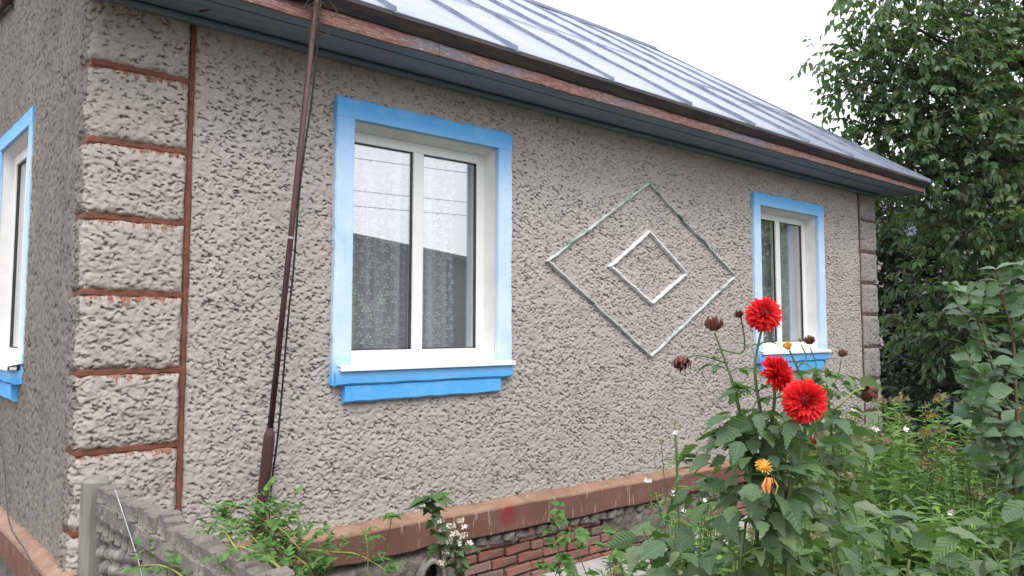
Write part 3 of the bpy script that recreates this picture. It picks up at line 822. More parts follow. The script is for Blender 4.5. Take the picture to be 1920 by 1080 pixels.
# fascia boards, soffit boards, cornice
fx = [-.4, 1.9, 4.7, 7.5, 9.78]
for a, c in zip(fx, fx[1:]):
    b = MB(); n = 16; vs = []; rr = random.Random(int(a * 10))
    for i in range(n + 1):
        x = a + (c - a - .004) * i / n; q = rr.uniform(-.004, .004)
        zb = 3.347 + .004 * x + q
        vs += [(x, -.470, zb), (x, -.498, zb), (x, -.500, zb + .018), (x, -.488, 3.475 + .002 * x), (x, -.462, 3.475 + .002 * x)]
    fs = [(5 * i + k, 5 * i + k + 5, 5 * i + (k + 1) % 5 + 5, 5 * i + (k + 1) % 5) for i in range(n) for k in range(5)] + [tuple(range(5)), tuple(5 * n + k for k in range(5))]
    b.add(vs, fs); b.build('fascia_board', M['fascia'], house)
b = MB(); vs = []; rr = random.Random(8); n = 60      # dark steel drip flashing hanging from the sheet edge
for i in range(n + 1):
    x = -.40 + 10.19 * i / n; q = rr.uniform(-.004, .004)
    vs += [(x, EY - .005, EZ - .002), (x, EY - .005, EZ - .028 + q), (x, -.508, EZ - .082 + q), (x, -.503, EZ - .084 + q), (x, -.50, EZ - .030)]
b.add(vs, [(5 * i + k, 5 * i + k + 1, 5 * i + k + 6, 5 * i + k + 5) for i in range(n) for k in range(4)])
b.build('drip_flashing', M['flashing'], house)
for (y0, y1, z) in ((-.468, -.325, 3.372), (-.322, -.17, 3.366), (-.167, .02, 3.372)):
    box('soffit_board', M['soffit'], house, -.38, 9.76, y0, y1, z, z + .02, bev=.003)
box('cornice', M['soffit'], house, -.03, XR + .03, -.075, .015, 3.335, 3.364, bev=.006)

# ------------------------------------------------------------------ curtains behind the panes (u range along the wall, hung 12 cm behind the glass)
def curtain(name, mat, wi, u0, u1, dv, fold, amp, label, cat='curtain', group=None):
    Mx, a0, a1, mid, b0, zt, D = wi
    n = max(12, int((u1 - u0) / .012)); r = random.Random(int(u0 * 100 + dv * 10))
    us = [u0 + (u1 - u0) * i / n for i in range(n + 1)]
    ph = r.uniform(0, 6)
    vs, uv = [], []
    for j in range(9):
        z = b0 - .1 + (zt - b0 + .1) * j / 8
        s_ = 0
        for i, u in enumerate(us):
            a = amp * (math.sin(u * fold + ph + .3 * math.sin(j * .4)) + .45 * math.sin(u * fold * 2.3 + 1.7 * ph))
            if i: s_ += math.hypot(us[i] - us[i - 1], a - pa)
            pa = a
            vs.append(tuple(Mx @ Vector((u, dv + a, z)))); uv.append((s_, z))
    F = [(j * (n + 1) + i, j * (n + 1) + i + 1, (j + 1) * (n + 1) + i + 1, (j + 1) * (n + 1) + i) for j in range(8) for i in range(n)]
    me = raw(name, vs, F, True)
    l = me.uv_layers.new(name='UVMap')
    for lp in me.loops: l.data[lp.index].uv = uv[lp.vertex_index]
    o = link(name, me, None, mat)
    return put(o, label, cat, group)
w1, w2, w3 = WI
curtain('lace_curtain', M['lace'], w1, w1[1] - .06, w1[3] + .42, w1[6] - .11, 27, .022, 'grey lace curtain with small white flowers behind the nearer front window')
curtain('plain_curtain', M['voile'], w1, w1[3] + .38, w1[2] + .12, w1[6] - .16, 9, .012, 'plain grey drape beside the flowered lace in the nearer front window')
curtain('grey_curtain', M['voile'], w2, w2[1] - .06, w2[3] + .05, w2[6] - .12, 46, .020, 'dark grey pleated curtain in the left half of the far front window')
curtain('sheer_curtain', M['white_voile'], w2, w2[3] + .02, w2[2] + .10, w2[6] - .12, 14, .006, 'smooth pale sheer curtain in the right half of the far front window')
curtain('voile_curtain', M['white_voile'], w3, w3[1] - .05, w3[2] + .06, w3[6] - .16, 30, .018, 'pale curtain in the window of the gable wall')

# ------------------------------------------------------------------ brown pole with cable
pole = empty('pole', (.955, -.065, .37), 'thin brown painted metal pole leaning from the ledge up to the eaves', 'pole')
pf, pt_ = Vector((.945, -.065, .355)), Vector((.992, -.580, 3.56))
def along(t): return pf.lerp(pt_, t)
tj = .20
b = MB(); b.tube([along(0), along(tj - .012), along(tj), along(tj + .012)], [.034, .034, .031, .017], 8); b.build('lower_tube', M['pole'], pole)
b = MB(); b.tube([along(tj + .01), along(.5), along(1)], [.017, .0165, .0155], 10); b.build('upper_tube', M['pole'], pole, True)
b = MB(); b.tube([along(.548), along(.552)], [.0178, .0178], 10); b.build('wire_band', M['grey_cord'], pole)
b = MB(); q = along(.965)
b.tube([q + Vector((.04, .0, .02)), q + Vector((-.22, .06, -.02)), q + Vector((-.42, .28, -.06)), q + Vector((-.50, .40, -.08))], [.014, .014, .013, .013], 7); b.build('brace', M['pole'], pole, True)
b = MB(); rr = random.Random(3)
for k in range(9):
    q0 = q + Vector((rr.uniform(-.03, .03), -.01, rr.uniform(-.03, .03)))
    pts = [q0]
    for i in range(4): pts.append(pts[-1] + Vector((rr.uniform(-.06, .06), rr.uniform(-.03, .02), rr.uniform(-.09, .04))))
    b.tube(curve3(pts, 8), .0025, 4)
b.build('binding_wire', M['rust_steel'], pole)
pts = [along(t) + Vector((.026 + .008 * math.sin(t * 17), -.01, 0)) for t in np.linspace(.98, .42, 12)]
pts += [along(.30) + Vector((.046, .0, 0)), along(.2) + Vector((.047, -.01, 0)), along(.1) + Vector((.046, .0, 0)), along(.0) + Vector((.062, -.01, .0)), Vector((1.03, -.14, .15)), Vector((1.0, -.2, -.18))]
b = MB(); b.tube(curve3(pts, 70), .006, 6); o = b.build('cable', M['black_cable'], None, True)
put(o, 'thin black cable running down along the brown pole', 'cable')

# ------------------------------------------------------------------ cords on the gable wall
b = MB(); b.tube(curve3([(-.03, 2.3, 1.05), (-.035, 1.75, .72), (-.05, 1.55, .56), (-.09, 1.1, .42), (-.10, .6, .38), (-.11, .2, .33)], 40), .0045, 5)
o = b.build('wall_cable', M['dull_cable'], None, True); put(o, 'loose grey cable sagging along the foot of the gable wall', 'cable')
b = MB(); b.tube(curve3([(-.06, 3.6, 4.22), (-.06, 2.55, 4.10), (-.06, 2.36, 4.08)], 8), .035, 10); b.tube([(-.06, 2.37, 4.08), (-.06, 2.33, 4.08)], [.045, .045], 10)
o = b.build('wall_pipe', M['pole'], None, True); put(o, 'rusty brown pipe high on the gable wall', 'pipe')

# ------------------------------------------------------------------ precast concrete fence at right angles to the front wall
fence = empty('fence', (0, -2, -.2), 'weathered grey precast concrete fence with a notched top running towards the viewer', 'fence')
FX = -.055
b = MB(); b.box(FX - .075, FX + .03, -.735, -.635, -.5, .955, j=.004, bev=.022); b.build('post', M['post'], fence)
b = MB(); b.box(FX - .03, FX + .045, -.79, -.742, -.5, .92, j=.003, bev=.008); b.build('edge_strip', M['concrete'], fence)
b = MB(); b.box(FX - .075, FX + .03, -2.95, -2.85, -.5, .92, j=.004, bev=.022); b.build('post', M['post'], fence)
YE = -3.6
# lower panel with rows of rounded cobble relief
ys = np.arange(YE, -.79, .011); zs = np.arange(-.46, .76, .011)
Yp, Zp = np.meshgrid(ys, zs, indexing='ij')
def cob(Y, Z):
    row = np.floor(Z / .062); v = Z / .062 - row - .5
    u = Y / .13 + .5 * (row % 2) + .12 * vnoise(Y * 4, Z * 4, 8, 1); u = u - np.floor(u) - .5
    d = (np.abs(u) * 2) ** 2.4 + (np.abs(v) * 2) ** 2.2
    return np.sqrt(np.clip(1 - d, 0, 1))
hh = .040 * cob(Yp, Zp + .16 * Yp) + .007 * vnoise(Yp * 26, Zp * 26, 9, 3)
edge = np.clip((-.79 - Yp) / .03, 0, 1)
V = np.stack([FX - .012 - hh * edge, Yp, Zp], -1).reshape(-1, 3); F = grid_faces(len(ys), len(zs))[:, ::-1]
pn = link('panel', npmesh('panel', V, F), fence, M['concrete'])
box('panel_back', M['concrete'], fence, FX - .004, FX + .03, YE, -.791, -.46, .76)
# dark niches with stub balusters under the top rail, the rail, and the notched crown
y = -.84; rr = random.Random(9)
bal = []
for k in range(3):
    b = MB(); b.box(-.026, .026, -.026, .026, -.036, .036, j=.004, bev=.010); me = raw('baluster', b.v, b.f); me.materials.append(M['concrete']); bal.append(me)
mer = []
for k in range(5):
    b = MB(); b.box(-.034, .034, -.0255, .0255, -.040, .034, j=.005, bev=.007); me = raw('merlon', b.v, b.f); me.materials.append(M['concrete']); mer.append(me)
def inst(name, me, loc, parent, rot=(0, 0, 0), sc=(1, 1, 1)):
    o = bpy.data.objects.new(name, me); COL.objects.link(o)
    o.location, o.rotation_euler, o.scale = loc, rot, sc
    o.parent = parent; o.matrix_parent_inverse = world_of(parent).inverted(); return o
while y > YE:
    inst('baluster', bal[rr.randrange(3)], (FX - .024, y, .775), fence, (0, 0, rr.uniform(-.1, .1)))
    y -= .088
b = MB(); nn = 40; vs = []
for i in range(nn + 1):
    y = -.80 + (YE + .80) * i / nn; q = rr.uniform(-.004, .004)
    vs += [(FX + .030, y, .80 + q), (FX - .050 + q, y, .80 + q), (FX - .056 + q, y, .815), (FX - .052, y, .868 + q), (FX - .040, y, .876), (FX + .030, y, .876 + q)]
b.add(vs, [(6 * i + j, 6 * i + j + 1, 6 * i + j + 7, 6 * i + j + 6) for i in range(nn) for j in range(5)] + [tuple(range(6)), tuple(6 * nn + k for k in range(6))])
b.build('top_rail', M['concrete'], fence)
y = -.875; i = 0
while y > YE:
    sc = (1, 1, 1)
    if i == 0: sc = (1, 1.7, 1.0)
    inst('merlon', mer[rr.randrange(5)], (FX - .015 + rr.uniform(-.009, .009), y + rr.uniform(-.004, .004), .910 + rr.uniform(-.016, .010)), fence, (rr.uniform(-.08, .08), rr.uniform(-.06, .06), rr.uniform(-.12, .12)), sc)
    y -= .068 if i else .10
    i += 1
b = MB(); b.tube(curve3([(-0.115,-1.106,0.966), (-0.118,-1.284,0.861), (-0.120,-1.458,0.749), (-0.120,-1.577,0.634)], 24), .0024, 5)
o = b.build('string', M['grey_cord'], None, True); put(o, 'pale slack string hanging down the face of the concrete fence', 'string')

# ------------------------------------------------------------------ plants: leaf meshes and a builder
def leaf_mesh(name, mat, outline, fold=.18, droop=.25, serr=0.0, mid=5):
    """unit leaf along +Y, folded on its midrib; outline: half widths at even steps"""
    n = len(outline) - 1; vs = []; fs = []
    for i, w in enumerate(outline):
        t_ = i / n; z = -droop * t_ * t_
        k = 1 + (serr if i % 2 else -serr)
        vs += [(-w * k, t_, z + fold * w), (0, t_, z), (w * k, t_, z + fold * w)]
    for i in range(n):
        a = 3 * i
        fs += [(a, a + 1, a + 4, a + 3), (a + 1, a + 2, a + 5, a + 4)]
    me = raw(name, vs, fs, True); me.materials.append(mat)
    l = me.uv_layers.new(name='UVMap')
    for lp in me.loops: l.data[lp.index].uv = (vs[lp.vertex_index][0], vs[lp.vertex_index][1])
    return me
OV = [.02, .24, .36, .34, .2, .01]
OVS = [.02, .17, .26, .31, .28, .24, .15, .09, .01]
LAN = [.01, .11, .13, .09, .01]
WAL = [.02, .23, .27, .16, .01]
STR = [.03, .035, .036, .033, .026, .018, .004]
LM = {
 'dahlia': [leaf_mesh('leaf', M['leaf_dahlia'], OVS, .25, d, .10) for d in (.15, .35, .55)],
 'phlox': [leaf_mesh('leaf', M['leaf_phlox'], LAN, .3, d) for d in (.15, .4)],
 'walnut': [leaf_mesh('leaf', M['leaf_walnut'], WAL, .3, d) for d in (.2, .5)],
 'dark': [leaf_mesh('leaf', M['leaf_dark'], [.02, .26, .24, .01], .3, .3)],
 'shrub': [leaf_mesh('leaf', M['leaf_shrub'], [.02, .19, .27, .24, .12, .01], .25, d) for d in (.15, .4)],
 'vine': [leaf_mesh('leaf', M['leaf_vine'], OVS[::2], .3, d, .12) for d in (.15, .4)],
 'weed': [leaf_mesh('leaf', M['leaf_weed'], OV, .2, .3)],
 'strap': [leaf_mesh('leaf', M['leaf_strap'], STR, .5, d) for d in (.5, .9)],
}
def arr(me):
    V = np.array([v.co[:] for v in me.vertices]); F = np.array([p.vertices[:] for p in me.polygons]); return V, F
ARR = {k: [arr(m) for m in v] for k, v in LM.items()}

def frame(d, up):
    y = d / (np.linalg.norm(d) + 1e-9); x = np.cross(y, up); nx = np.linalg.norm(x)
    if nx < 1e-5: x = np.array([1., 0, 0])
    else: x = x / nx
    z = np.cross(x, y); return x, y, z

def seen_size(p, s):
    v = Vector(p) - CAM; d = v.dot(cF)
    if d < .2: return 0
    fx, fy = 1471 * v.dot(cR) / d, 1471 * v.dot(cU) / d
    if abs(fx) > 980 or fy > 530 or fy < -590: return 0
    return s / d

def leaf_uv(me, runs):
    uv = np.concatenate([np.tile(V0[F0.ravel()][:, :2], (n, 1)) for (V0, F0), n in runs])
    me.uv_layers.new(name='UVMap').data.foreach_set('uv', uv.astype(np.float32).ravel())

class Plant:
    def __init__(s, name, loc, label, cat, group=None, stem_mat='stem_green'):
        s.root = empty(name, loc, label, cat, group); s.stem_mat = M[stem_mat]; s.L = []
    def stem(s, pts, r0, r1, name='stem', n=5, res=10, mat=None):
        P = curve3(pts, res); b = MB()
        b.tube(P, [r0 + (r1 - r0) * i / res for i in range(res + 1)], n)
        b.build(name, mat or s.stem_mat, s.root, True); return P
    def leaf(s, kind, pos, d, length, up=(0, 0, 1), wid=1.0, roll=0.0):
        d = np.array(d, float); up = np.array(up, float)
        x, y, z = frame(d, up)
        if roll: x, z = x * math.cos(roll) + z * math.sin(roll), z * math.cos(roll) - x * math.sin(roll)
        s.L.append((kind, random.randrange(len(LM[kind])), np.array(pos, float), x, y, z, length, wid))
    def finish(s, nparts=300, minpx=.0055, name='leaf'):
        L = s.L
        sc = [seen_size(l[2] + l[4] * l[6] * .5, l[6]) for l in L]
        order = sorted(range(len(L)), key=lambda i: -sc[i])
        parts = [i for i in order[:nparts] if sc[i] > minpx]; ps = set(parts)
        inv = world_of(s.root).inverted()
        for i in parts:
            k, v, p, x, y, z, ln, w = L[i]
            o = bpy.data.objects.new(name, LM[k][v]); COL.objects.link(o)
            o.matrix_basis = Matrix(((x[0] * ln * w, y[0] * ln, z[0] * ln, p[0]), (x[1] * ln * w, y[1] * ln, z[1] * ln, p[1]), (x[2] * ln * w, y[2] * ln, z[2] * ln, p[2]), (0, 0, 0, 1)))
            o.parent = s.root; o.matrix_parent_inverse = inv
        rest = [i for i in range(len(L)) if i not in ps]
        groups = {}
        for i in rest: groups.setdefault(L[i][:2], []).append(L[i])
        bykind = {}
        for (k, v), ls in groups.items():
            V0, F0 = ARR[k][v]
            p = np.array([l[2] for l in ls]); x = np.array([l[3] * l[6] * l[7] for l in ls]); y = np.array([l[4] * l[6] for l in ls]); z = np.array([l[5] * l[6] for l in ls])
            V = p[:, None] + V0[None, :, 0:1] * x[:, None] + V0[None, :, 1:2] * y[:, None] + V0[None, :, 2:3] * z[:, None]
            F = F0[None] + (np.arange(len(ls)) * len(V0))[:, None, None]
            bykind.setdefault(k, []).append((V.reshape(-1, 3), F.reshape(-1, F0.shape[1])))
        for k, chunks in bykind.items():
            Vs, Fs, off = [], [], 0
            for V, F in chunks: Vs.append(V); Fs.append(F + off); off += len(V)
            me = npmesh('foliage', np.concatenate(Vs), np.concatenate(Fs)); leaf_uv(me, [(ARR[k][v], len(ls)) for (kk, v), ls in groups.items() if kk == k])
            o = link('foliage', me, s.root, LM[k][0].materials[0])
            o["kind"] = "stuff"
        return s.root

def rv(s=1.0): return np.array([random.gauss(0, s), random.gauss(0, s), random.gauss(0, s)])

# ------------------------------------------------------------------ flower heads
def bloom(root, pos, face, R, mat='petal_red', n=340, spread=2.25, name='flower_head', label=None, plen=.62):
    """ball of narrow rolled petals on a Fibonacci sphere, tight in the middle"""
    face = Vector(face).normalized(); Q = face.to_track_quat('Z', 'Y').to_matrix()
    b = MB(); r = random.Random(int(pos[0] * 1000) % 977)
    for i in range(n):
        th = spread * math.sqrt((i + .5) / n); ph = i * 2.39996
        d = Vector((math.sin(th) * math.cos(ph), math.sin(th) * math.sin(ph), math.cos(th)))
        d = (d + Vector((r.gauss(0, .07), r.gauss(0, .07), r.gauss(0, .07)))).normalized()
        k = .62 + .38 * min(1, th / .75) + r.uniform(-.10, .10)
        L0, L1 = R * (1 - plen), R * k
        t_ = d.orthogonal().normalized(); t_ = (Matrix.Rotation(r.uniform(-.4, .4), 3, d) @ (Vector((0, 0, 1)) - d * d.z)); t_ = t_.normalized() if t_.length > .05 else d.orthogonal().normalized()
        w_ = d.cross(t_).normalized(); W = R * (.046 + .032 * min(1, th)) * r.uniform(.8, 1.25)
        bend = t_ * (-R * .10 * r.uniform(-.6, 1.4))
        vs = []
        for f, ww, bz in ((0, .5, 0), (.45, 1, .1), (.8, .85, .5), (1, .12, 1)):
            c = d * (L0 + (L1 - L0) * f) + bend * bz
            vs += [c - w_ * W * ww + t_ * W * ww * .5, c, c + w_ * W * ww + t_ * W * ww * .5]
        b.add([Vector(pos) + Q @ v for v in vs], [(3 * q + j, 3 * q + j + 1, 3 * q + j + 4, 3 * q + j + 3) for q in range(3) for j in range(2)])
    # core so that no light shows through the middle
    n1, n2 = 8, 12; vs = []
    for i in range(n1 + 1):
        a = math.pi * i / n1
        for j in range(n2): vs.append(Vector(pos) + Vector((math.sin(a) * math.cos(2 * math.pi * j / n2), math.sin(a) * math.sin(2 * math.pi * j / n2), math.cos(a))) * R * .5)
    b.add(vs, [(i * n2 + j, i * n2 + (j + 1) % n2, (i + 1) * n2 + (j + 1) % n2, (i + 1) * n2 + j) for i in range(n1) for j in range(n2)])
    o = b.build(name, M[mat], root, True)
    l = o.data.uv_layers.new(name='Petal'); npv = 12 * n
    for lp in o.data.loops:
        i = lp.vertex_index
        l.data[lp.index].uv = ((i % 12) // 3 / 3, min(1, math.sqrt((i // 12 + .5) / n) * spread / 1.5)) if i < npv else (0, 0)
    if label: o['label'] = label
    return o
def spent(root, pos, d, R, mat='petal_dry', n=34, name='spent_flower', label=None, flare=.55):
    """drooping cup of withered petals"""
    d = Vector(d).normalized(); Q = d.to_track_quat('Z', 'Y').to_matrix()
    b = MB(); r = random.Random(int(abs(pos[2]) * 5000) % 991)
    for i in range(n):
        ph = i * 2.39996; k = math.sqrt((i + .5) / n)
        base = Vector((math.cos(ph) * k * R * .45, math.sin(ph) * k * R * .45, -R * .5))
        tip = Vector((math.cos(ph) * k * R * (flare + .4), math.sin(ph) * k * R * (flare + .4), R * r.uniform(.5, 1.15)))
        m_ = (base + tip) / 2 + Vector((math.cos(ph), math.sin(ph), 0)) * R * .35 * k
        tn = Vector((-math.sin(ph), math.cos(ph), 0)) * R * r.uniform(.15, .28)
        tw = Matrix.Rotation(r.uniform(-.9, .9), 3, 'Z')
        vs = [base - tn * .5, base + tn * .5, m_ - tw @ tn, m_ + tw @ tn, tip - tw @ tn * .5, tip + tw @ tn * .5]
        b.add([Vector(pos) + Q @ v for v in vs], [(0, 1, 3, 2), (2, 3, 5, 4)])
    o = b.build(name, M[mat], root, True)
    if label: o['label'] = label
    return o
def cluster(root, pos, R, n, sz, mat, name, label=None, flat=.7):
    """head of many tiny four-petalled florets or seed husks"""
    b = MB(); r = random.Random(int(abs(pos[0] * 997 + pos[2] * 313)))
    for i in range(n):
        d = Vector((r.gauss(0, 1), r.gauss(0, 1), abs(r.gauss(0, 1)) * flat)).normalized() * R * r.uniform(.5, 1)
        c = Vector(pos) + d; nrm = (d.normalized() + Vector((r.gauss(0, .4), r.gauss(0, .4), r.gauss(0, .4)))).normalized()
        u = nrm.orthogonal().normalized(); w_ = nrm.cross(u)
        s_ = sz * r.uniform(.7, 1.2)
        for k in range(4):
            a = math.pi / 2 * k + r.uniform(-.3, .3)
            e = u * math.cos(a) + w_ * math.sin(a); f = -u * math.sin(a) + w_ * math.cos(a)
            b.add([c, c + e * s_ * .6 + f * s_ * .35 + nrm * s_ * .25, c + e * s_ + nrm * s_ * .3, c + e * s_ * .6 - f * s_ * .35 + nrm * s_ * .25], [(0, 1, 2, 3)])
        b.tube([Vector(pos) - Vector((0, 0, R * .4)), c], s_ * .08, 3, False)
    o = b.build(name, M[mat], root)
    if label: o['label'] = label
    return o

# ------------------------------------------------------------------ dahlia with the three red blooms
def dahlia_leaves(pl, P, i0, i1, step, l0, l1, side0=0.0):
    """opposite pairs, each with three leaflets, turning along the stem"""
    n = 0
    for i in range(i0, i1, step):
        a = side0 + n * 1.45; t_ = (i - i0) / max(1, i1 - i0)
        ln = l0 + (l1 - l0) * t_
        ax = (P[min(i + 1, len(P) - 1)] - P[i - 1]).normalized()
        for sgn in (0, math.pi):
            h = np.array([math.cos(a + sgn), math.sin(a + sgn), .25 + random.uniform(-.25, .3)])
            pet = ln * random.uniform(.35, .6); q = np.array(P[i]) ; e = q + h * pet
            b = MB(); b.tube([q, q + h * pet * .5 + np.array([0, 0, .006]), e], .0022, 4, False); b.build('petiole', pl.stem_mat, pl.root)
            hd = np.array([h[0], h[1], h[2] - .35])
            pl.leaf('dahlia', e, hd + rv(.22), ln * random.uniform(.6, .95), rv(.3) + [0, 0, 1], random.uniform(.9, 1.15))
            sv_ = np.cross(hd, [0, 0, 1]); 
            if ln > .06:
                for sg in (1, -1):
                    pl.leaf('dahlia', q + h * pet * .7, hd * .45 + sv_ * sg + rv(.12), ln * random.uniform(.42, .65), rv(.3) + [0, 0, 1])
        n += 1

D1 = Plant('dahlia', (1.05, -3.22, GZ), 'tall dahlia with three shaggy red blooms in front of the far window', 'flower', stem_mat='stem_green')
base1 = (1.06, -3.22, GZ)
P = D1.stem([base1, (1.088,-3.253,1.003), (1.069,-3.258,1.221), (1.043,-3.250,1.377), (1.028,-3.247,1.486), (1.038,-3.269,1.617)], .008, .0035, res=30)
dahlia_leaves(D1, P, 8, 22, 3, .13, .07); dahlia_leaves(D1, P, 23, 29, 4, .045, .045, .8)
bloom(D1.root, (1.039,-3.272,1.642), (-.55, -.70, .45), .052, label='highest red bloom')
P = D1.stem([P[13], (1.057,-3.289,1.379), (1.051,-3.292,1.464)], .006, .0045, res=12)
dahlia_leaves(D1, P, 3, 10, 4, .08, .06, 1.0)
bloom(D1.root, (1.037,-3.307,1.471), (.15, -.75, .35), .054, label='middle red bloom seen partly from the side', spread=1.9)
P = D1.stem([(1.09, -3.27, GZ), (1.030,-3.339,1.029), (1.023,-3.374,1.182), (1.032,-3.397,1.330), (1.028,-3.399,1.389)], .009, .0045, res=24)
dahlia_leaves(D1, P, 7, 21, 3, .15, .09, .4)
bloom(D1.root, (0.988,-3.419,1.404), (-.62, -.75, .10), .060, n=380, label='lowest and largest red bloom')
P = D1.stem([(1.02, -3.16, GZ), (1.111,-3.192,0.987), (1.072,-3.183,1.259), (1.040,-3.170,1.419), (1.011,-3.154,1.512), (0.986,-3.139,1.589)], .007, .0026, res=30)
dahlia_leaves(D1, P, 9, 24, 4, .13, .07, .9)
spent(D1.root, (0.983,-3.138,1.608), (.1, 0, 1), .026, label='upright withered brown bloom')
P2 = D1.stem([P[23], (0.978,-3.124,1.515), (0.945,-3.096,1.521), (0.928,-3.080,1.515)], .0035, .0025, res=10)
dahlia_leaves(D1, P2, 2, 5, 3, .05, .05, .3)
spent(D1.root, (0.918,-3.070,1.504), (-.5, -.2, -.8), .027, label='nodding withered brown bloom', flare=.7)
D1.stem([P[22], (1.033,-3.185,1.357), (1.030,-3.180,1.329)], .003, .0025, res=6); spent(D1.root, (1.030,-3.178,1.318), (0, 0, -1), .022, label='hanging dark brown bloom')
D1.stem([P[26], (1.028,-3.211,1.532), (1.018,-3.211,1.627), (1.013,-3.209,1.639)], .003, .002, res=8); spent(D1.root, (1.012,-3.208,1.641), (-.4, 0, .6), .013, label='small dark bud')
P = D1.stem([(1.031,-3.318,1.084), (0.910,-3.353,1.179), (0.881,-3.358,1.218)], .004, .003, res=8)
bloom(D1.root, (0.877,-3.356,1.231), (-.1, -.5, .8), .024, 'petal_yellow', 60, 1.7, 'faded_flower', 'fading yellow bloom')
spent(D1.root, (0.873,-3.376,1.194), (0, 0, -1), .026, 'petal_orange', 9, 'hanging_petals', 'hanging orange petals', .2)
spent(D1.root, (1.091,-3.391,1.283), (.3, 0, .6), .014, 'petal_red', 14, 'flower_bud', 'small red bud below the largest bloom')
# low skirt of large leaves
for i in range(560):
    a = random.uniform(0, 2 * math.pi); rr_ = random.uniform(.02, .38); z = random.uniform(.45, 1.36)
    rr_ *= 1.0 - .72 * max(0, (z - .92) / .44)
    q = np.array([1.05 + math.cos(a) * rr_, -3.23 + math.sin(a) * rr_, z])
    D1.leaf('dahlia', q, [math.cos(a), math.sin(a), random.uniform(-.7, .3)], random.uniform(.045, .10), rv(.5) + [0, 0, 1], random.uniform(.85, 1.25))
for i in range(9):
    a = i * .7; D1.stem([(1.05 + .03 * math.cos(a), -3.23 + .03 * math.sin(a), GZ), (1.05 + .14 * math.cos(a), -3.23 + .14 * math.sin(a), .4), (1.05 + .26 * math.cos(a), -3.23 + .26 * math.sin(a), .85)], .008, .004, res=6)
D1.finish()

D2 = Plant('dahlia', (2.0, -3.0, GZ), 'leafy dahlia with a yellow bud and withered heads against the far window sill', 'flower')
bz = (1.98, -3.0, GZ)
P = D2.stem([bz, (1.811,-3.077,0.847), (1.768,-3.065,1.122), (1.719,-3.045,1.358), (1.685,-3.024,1.457), (1.660,-3.008,1.523)], .010, .003, res=30)
dahlia_leaves(D2, P, 10, 27, 3, .12, .05, .3)
spent(D2.root, (1.655,-3.005,1.535), (-.3, 0, .9), .019, 'petal_yellow', 26, 'flower_bud', 'opening yellow bud', .3)
P3 = D2.stem([P[24], (1.708,-3.048,1.492), (1.691,-3.038,1.543)], .003, .002, res=8); spent(D2.root, (1.689,-3.037,1.557), (0, 0, 1), .010, 'seed', 14, 'flower_bud', 'tiny green bud', .2)
P3 = D2.stem([P[23], (1.736,-3.070,1.457), (1.717,-3.060,1.531)], .003, .002, res=8); spent(D2.root, (1.714,-3.059,1.555), (0, 0, 1), .021, label='dark withered head standing before the sill')
P = D2.stem([bz, (1.870,-3.071,0.934), (1.842,-3.071,1.194), (1.821,-3.070,1.374), (1.811,-3.069,1.454)], .009, .003, res=26)
dahlia_leaves(D2, P, 9, 25, 3, .13, .06, 1.1)
P3 = D2.stem([P[16], (1.809,-3.122,1.319), (1.844,-3.157,1.368), (1.875,-3.187,1.382)], .004, .003, res=12, mat=M['stem_yellow']); spent(D2.root, (1.885,-3.194,1.370), (.6, 0, -.5), .032, label='large withered head on a bent stalk')
D2.stem([P[21], (1.848,-3.100,1.434), (1.854,-3.111,1.490)], .003, .002, res=8); spent(D2.root, (1.855,-3.113,1.506), (.3, 0, .6), .017, label='small withered head')
for i in range(260):
    a = random.uniform(0, 2 * math.pi); z = random.uniform(.35, 1.44); rr_ = random.uniform(.03, .34) * (1.0 - .65 * max(0, (z - .8) / .64))
    D2.leaf('dahlia', (1.98 + math.cos(a) * rr_, -3.0 + math.sin(a) * rr_, z), [math.cos(a), math.sin(a), random.uniform(-.6, .3)], random.uniform(.045, .095), rv(.5) + [0, 0, 1], random.uniform(.9, 1.2))
D2.finish()

# young dahlias without blooms in the lower right corner
for (cx_, cy_, top, label) in ((1.0, -3.10, 1.06, 'broad leaved plant without flowers at the left foot of the red dahlia'), (1.55, -3.32, 1.0, 'broad leaved plant without flowers hard against the right of the red dahlia'), (3.05, -3.45, .86, 'broad leaved plant without flowers below the shrub at the right'), (1.75, -3.62, 1.0, 'low broad leaved plant without flowers at the foot of the red dahlia'), (2.45, -3.75, 1.02, 'broad leaved plant without flowers among the yellow-green stalks')):
    pl = Plant('young_dahlia', (cx_, cy_, GZ), label, 'plant', 'leafy dahlias without flowers')
    for k in range(6):
        a = k * 1.05; P = pl.stem([(cx_, cy_, GZ), (cx_ + .1 * math.cos(a), cy_ + .1 * math.sin(a), top * .5), (cx_ + .2 * math.cos(a), cy_ + .2 * math.sin(a), top * random.uniform(.8, 1))], .008, .004, res=14)
        dahlia_leaves(pl, P, 4, 14, 3, .15, .09, a)
    for i in range(130):
        a = random.uniform(0, 6.3); z = random.uniform(.1, top); q = random.uniform(.03, .3) * (1.2 - .4 * z)
        pl.leaf('dahlia', (cx_ + q * math.cos(a), cy_ + q * math.sin(a), z), [math.cos(a), math.sin(a), random.uniform(-.5, .4)], random.uniform(.06, .13), rv(.45) + [0, 0, 1], random.uniform(.8, 1.15))
    pl.finish()

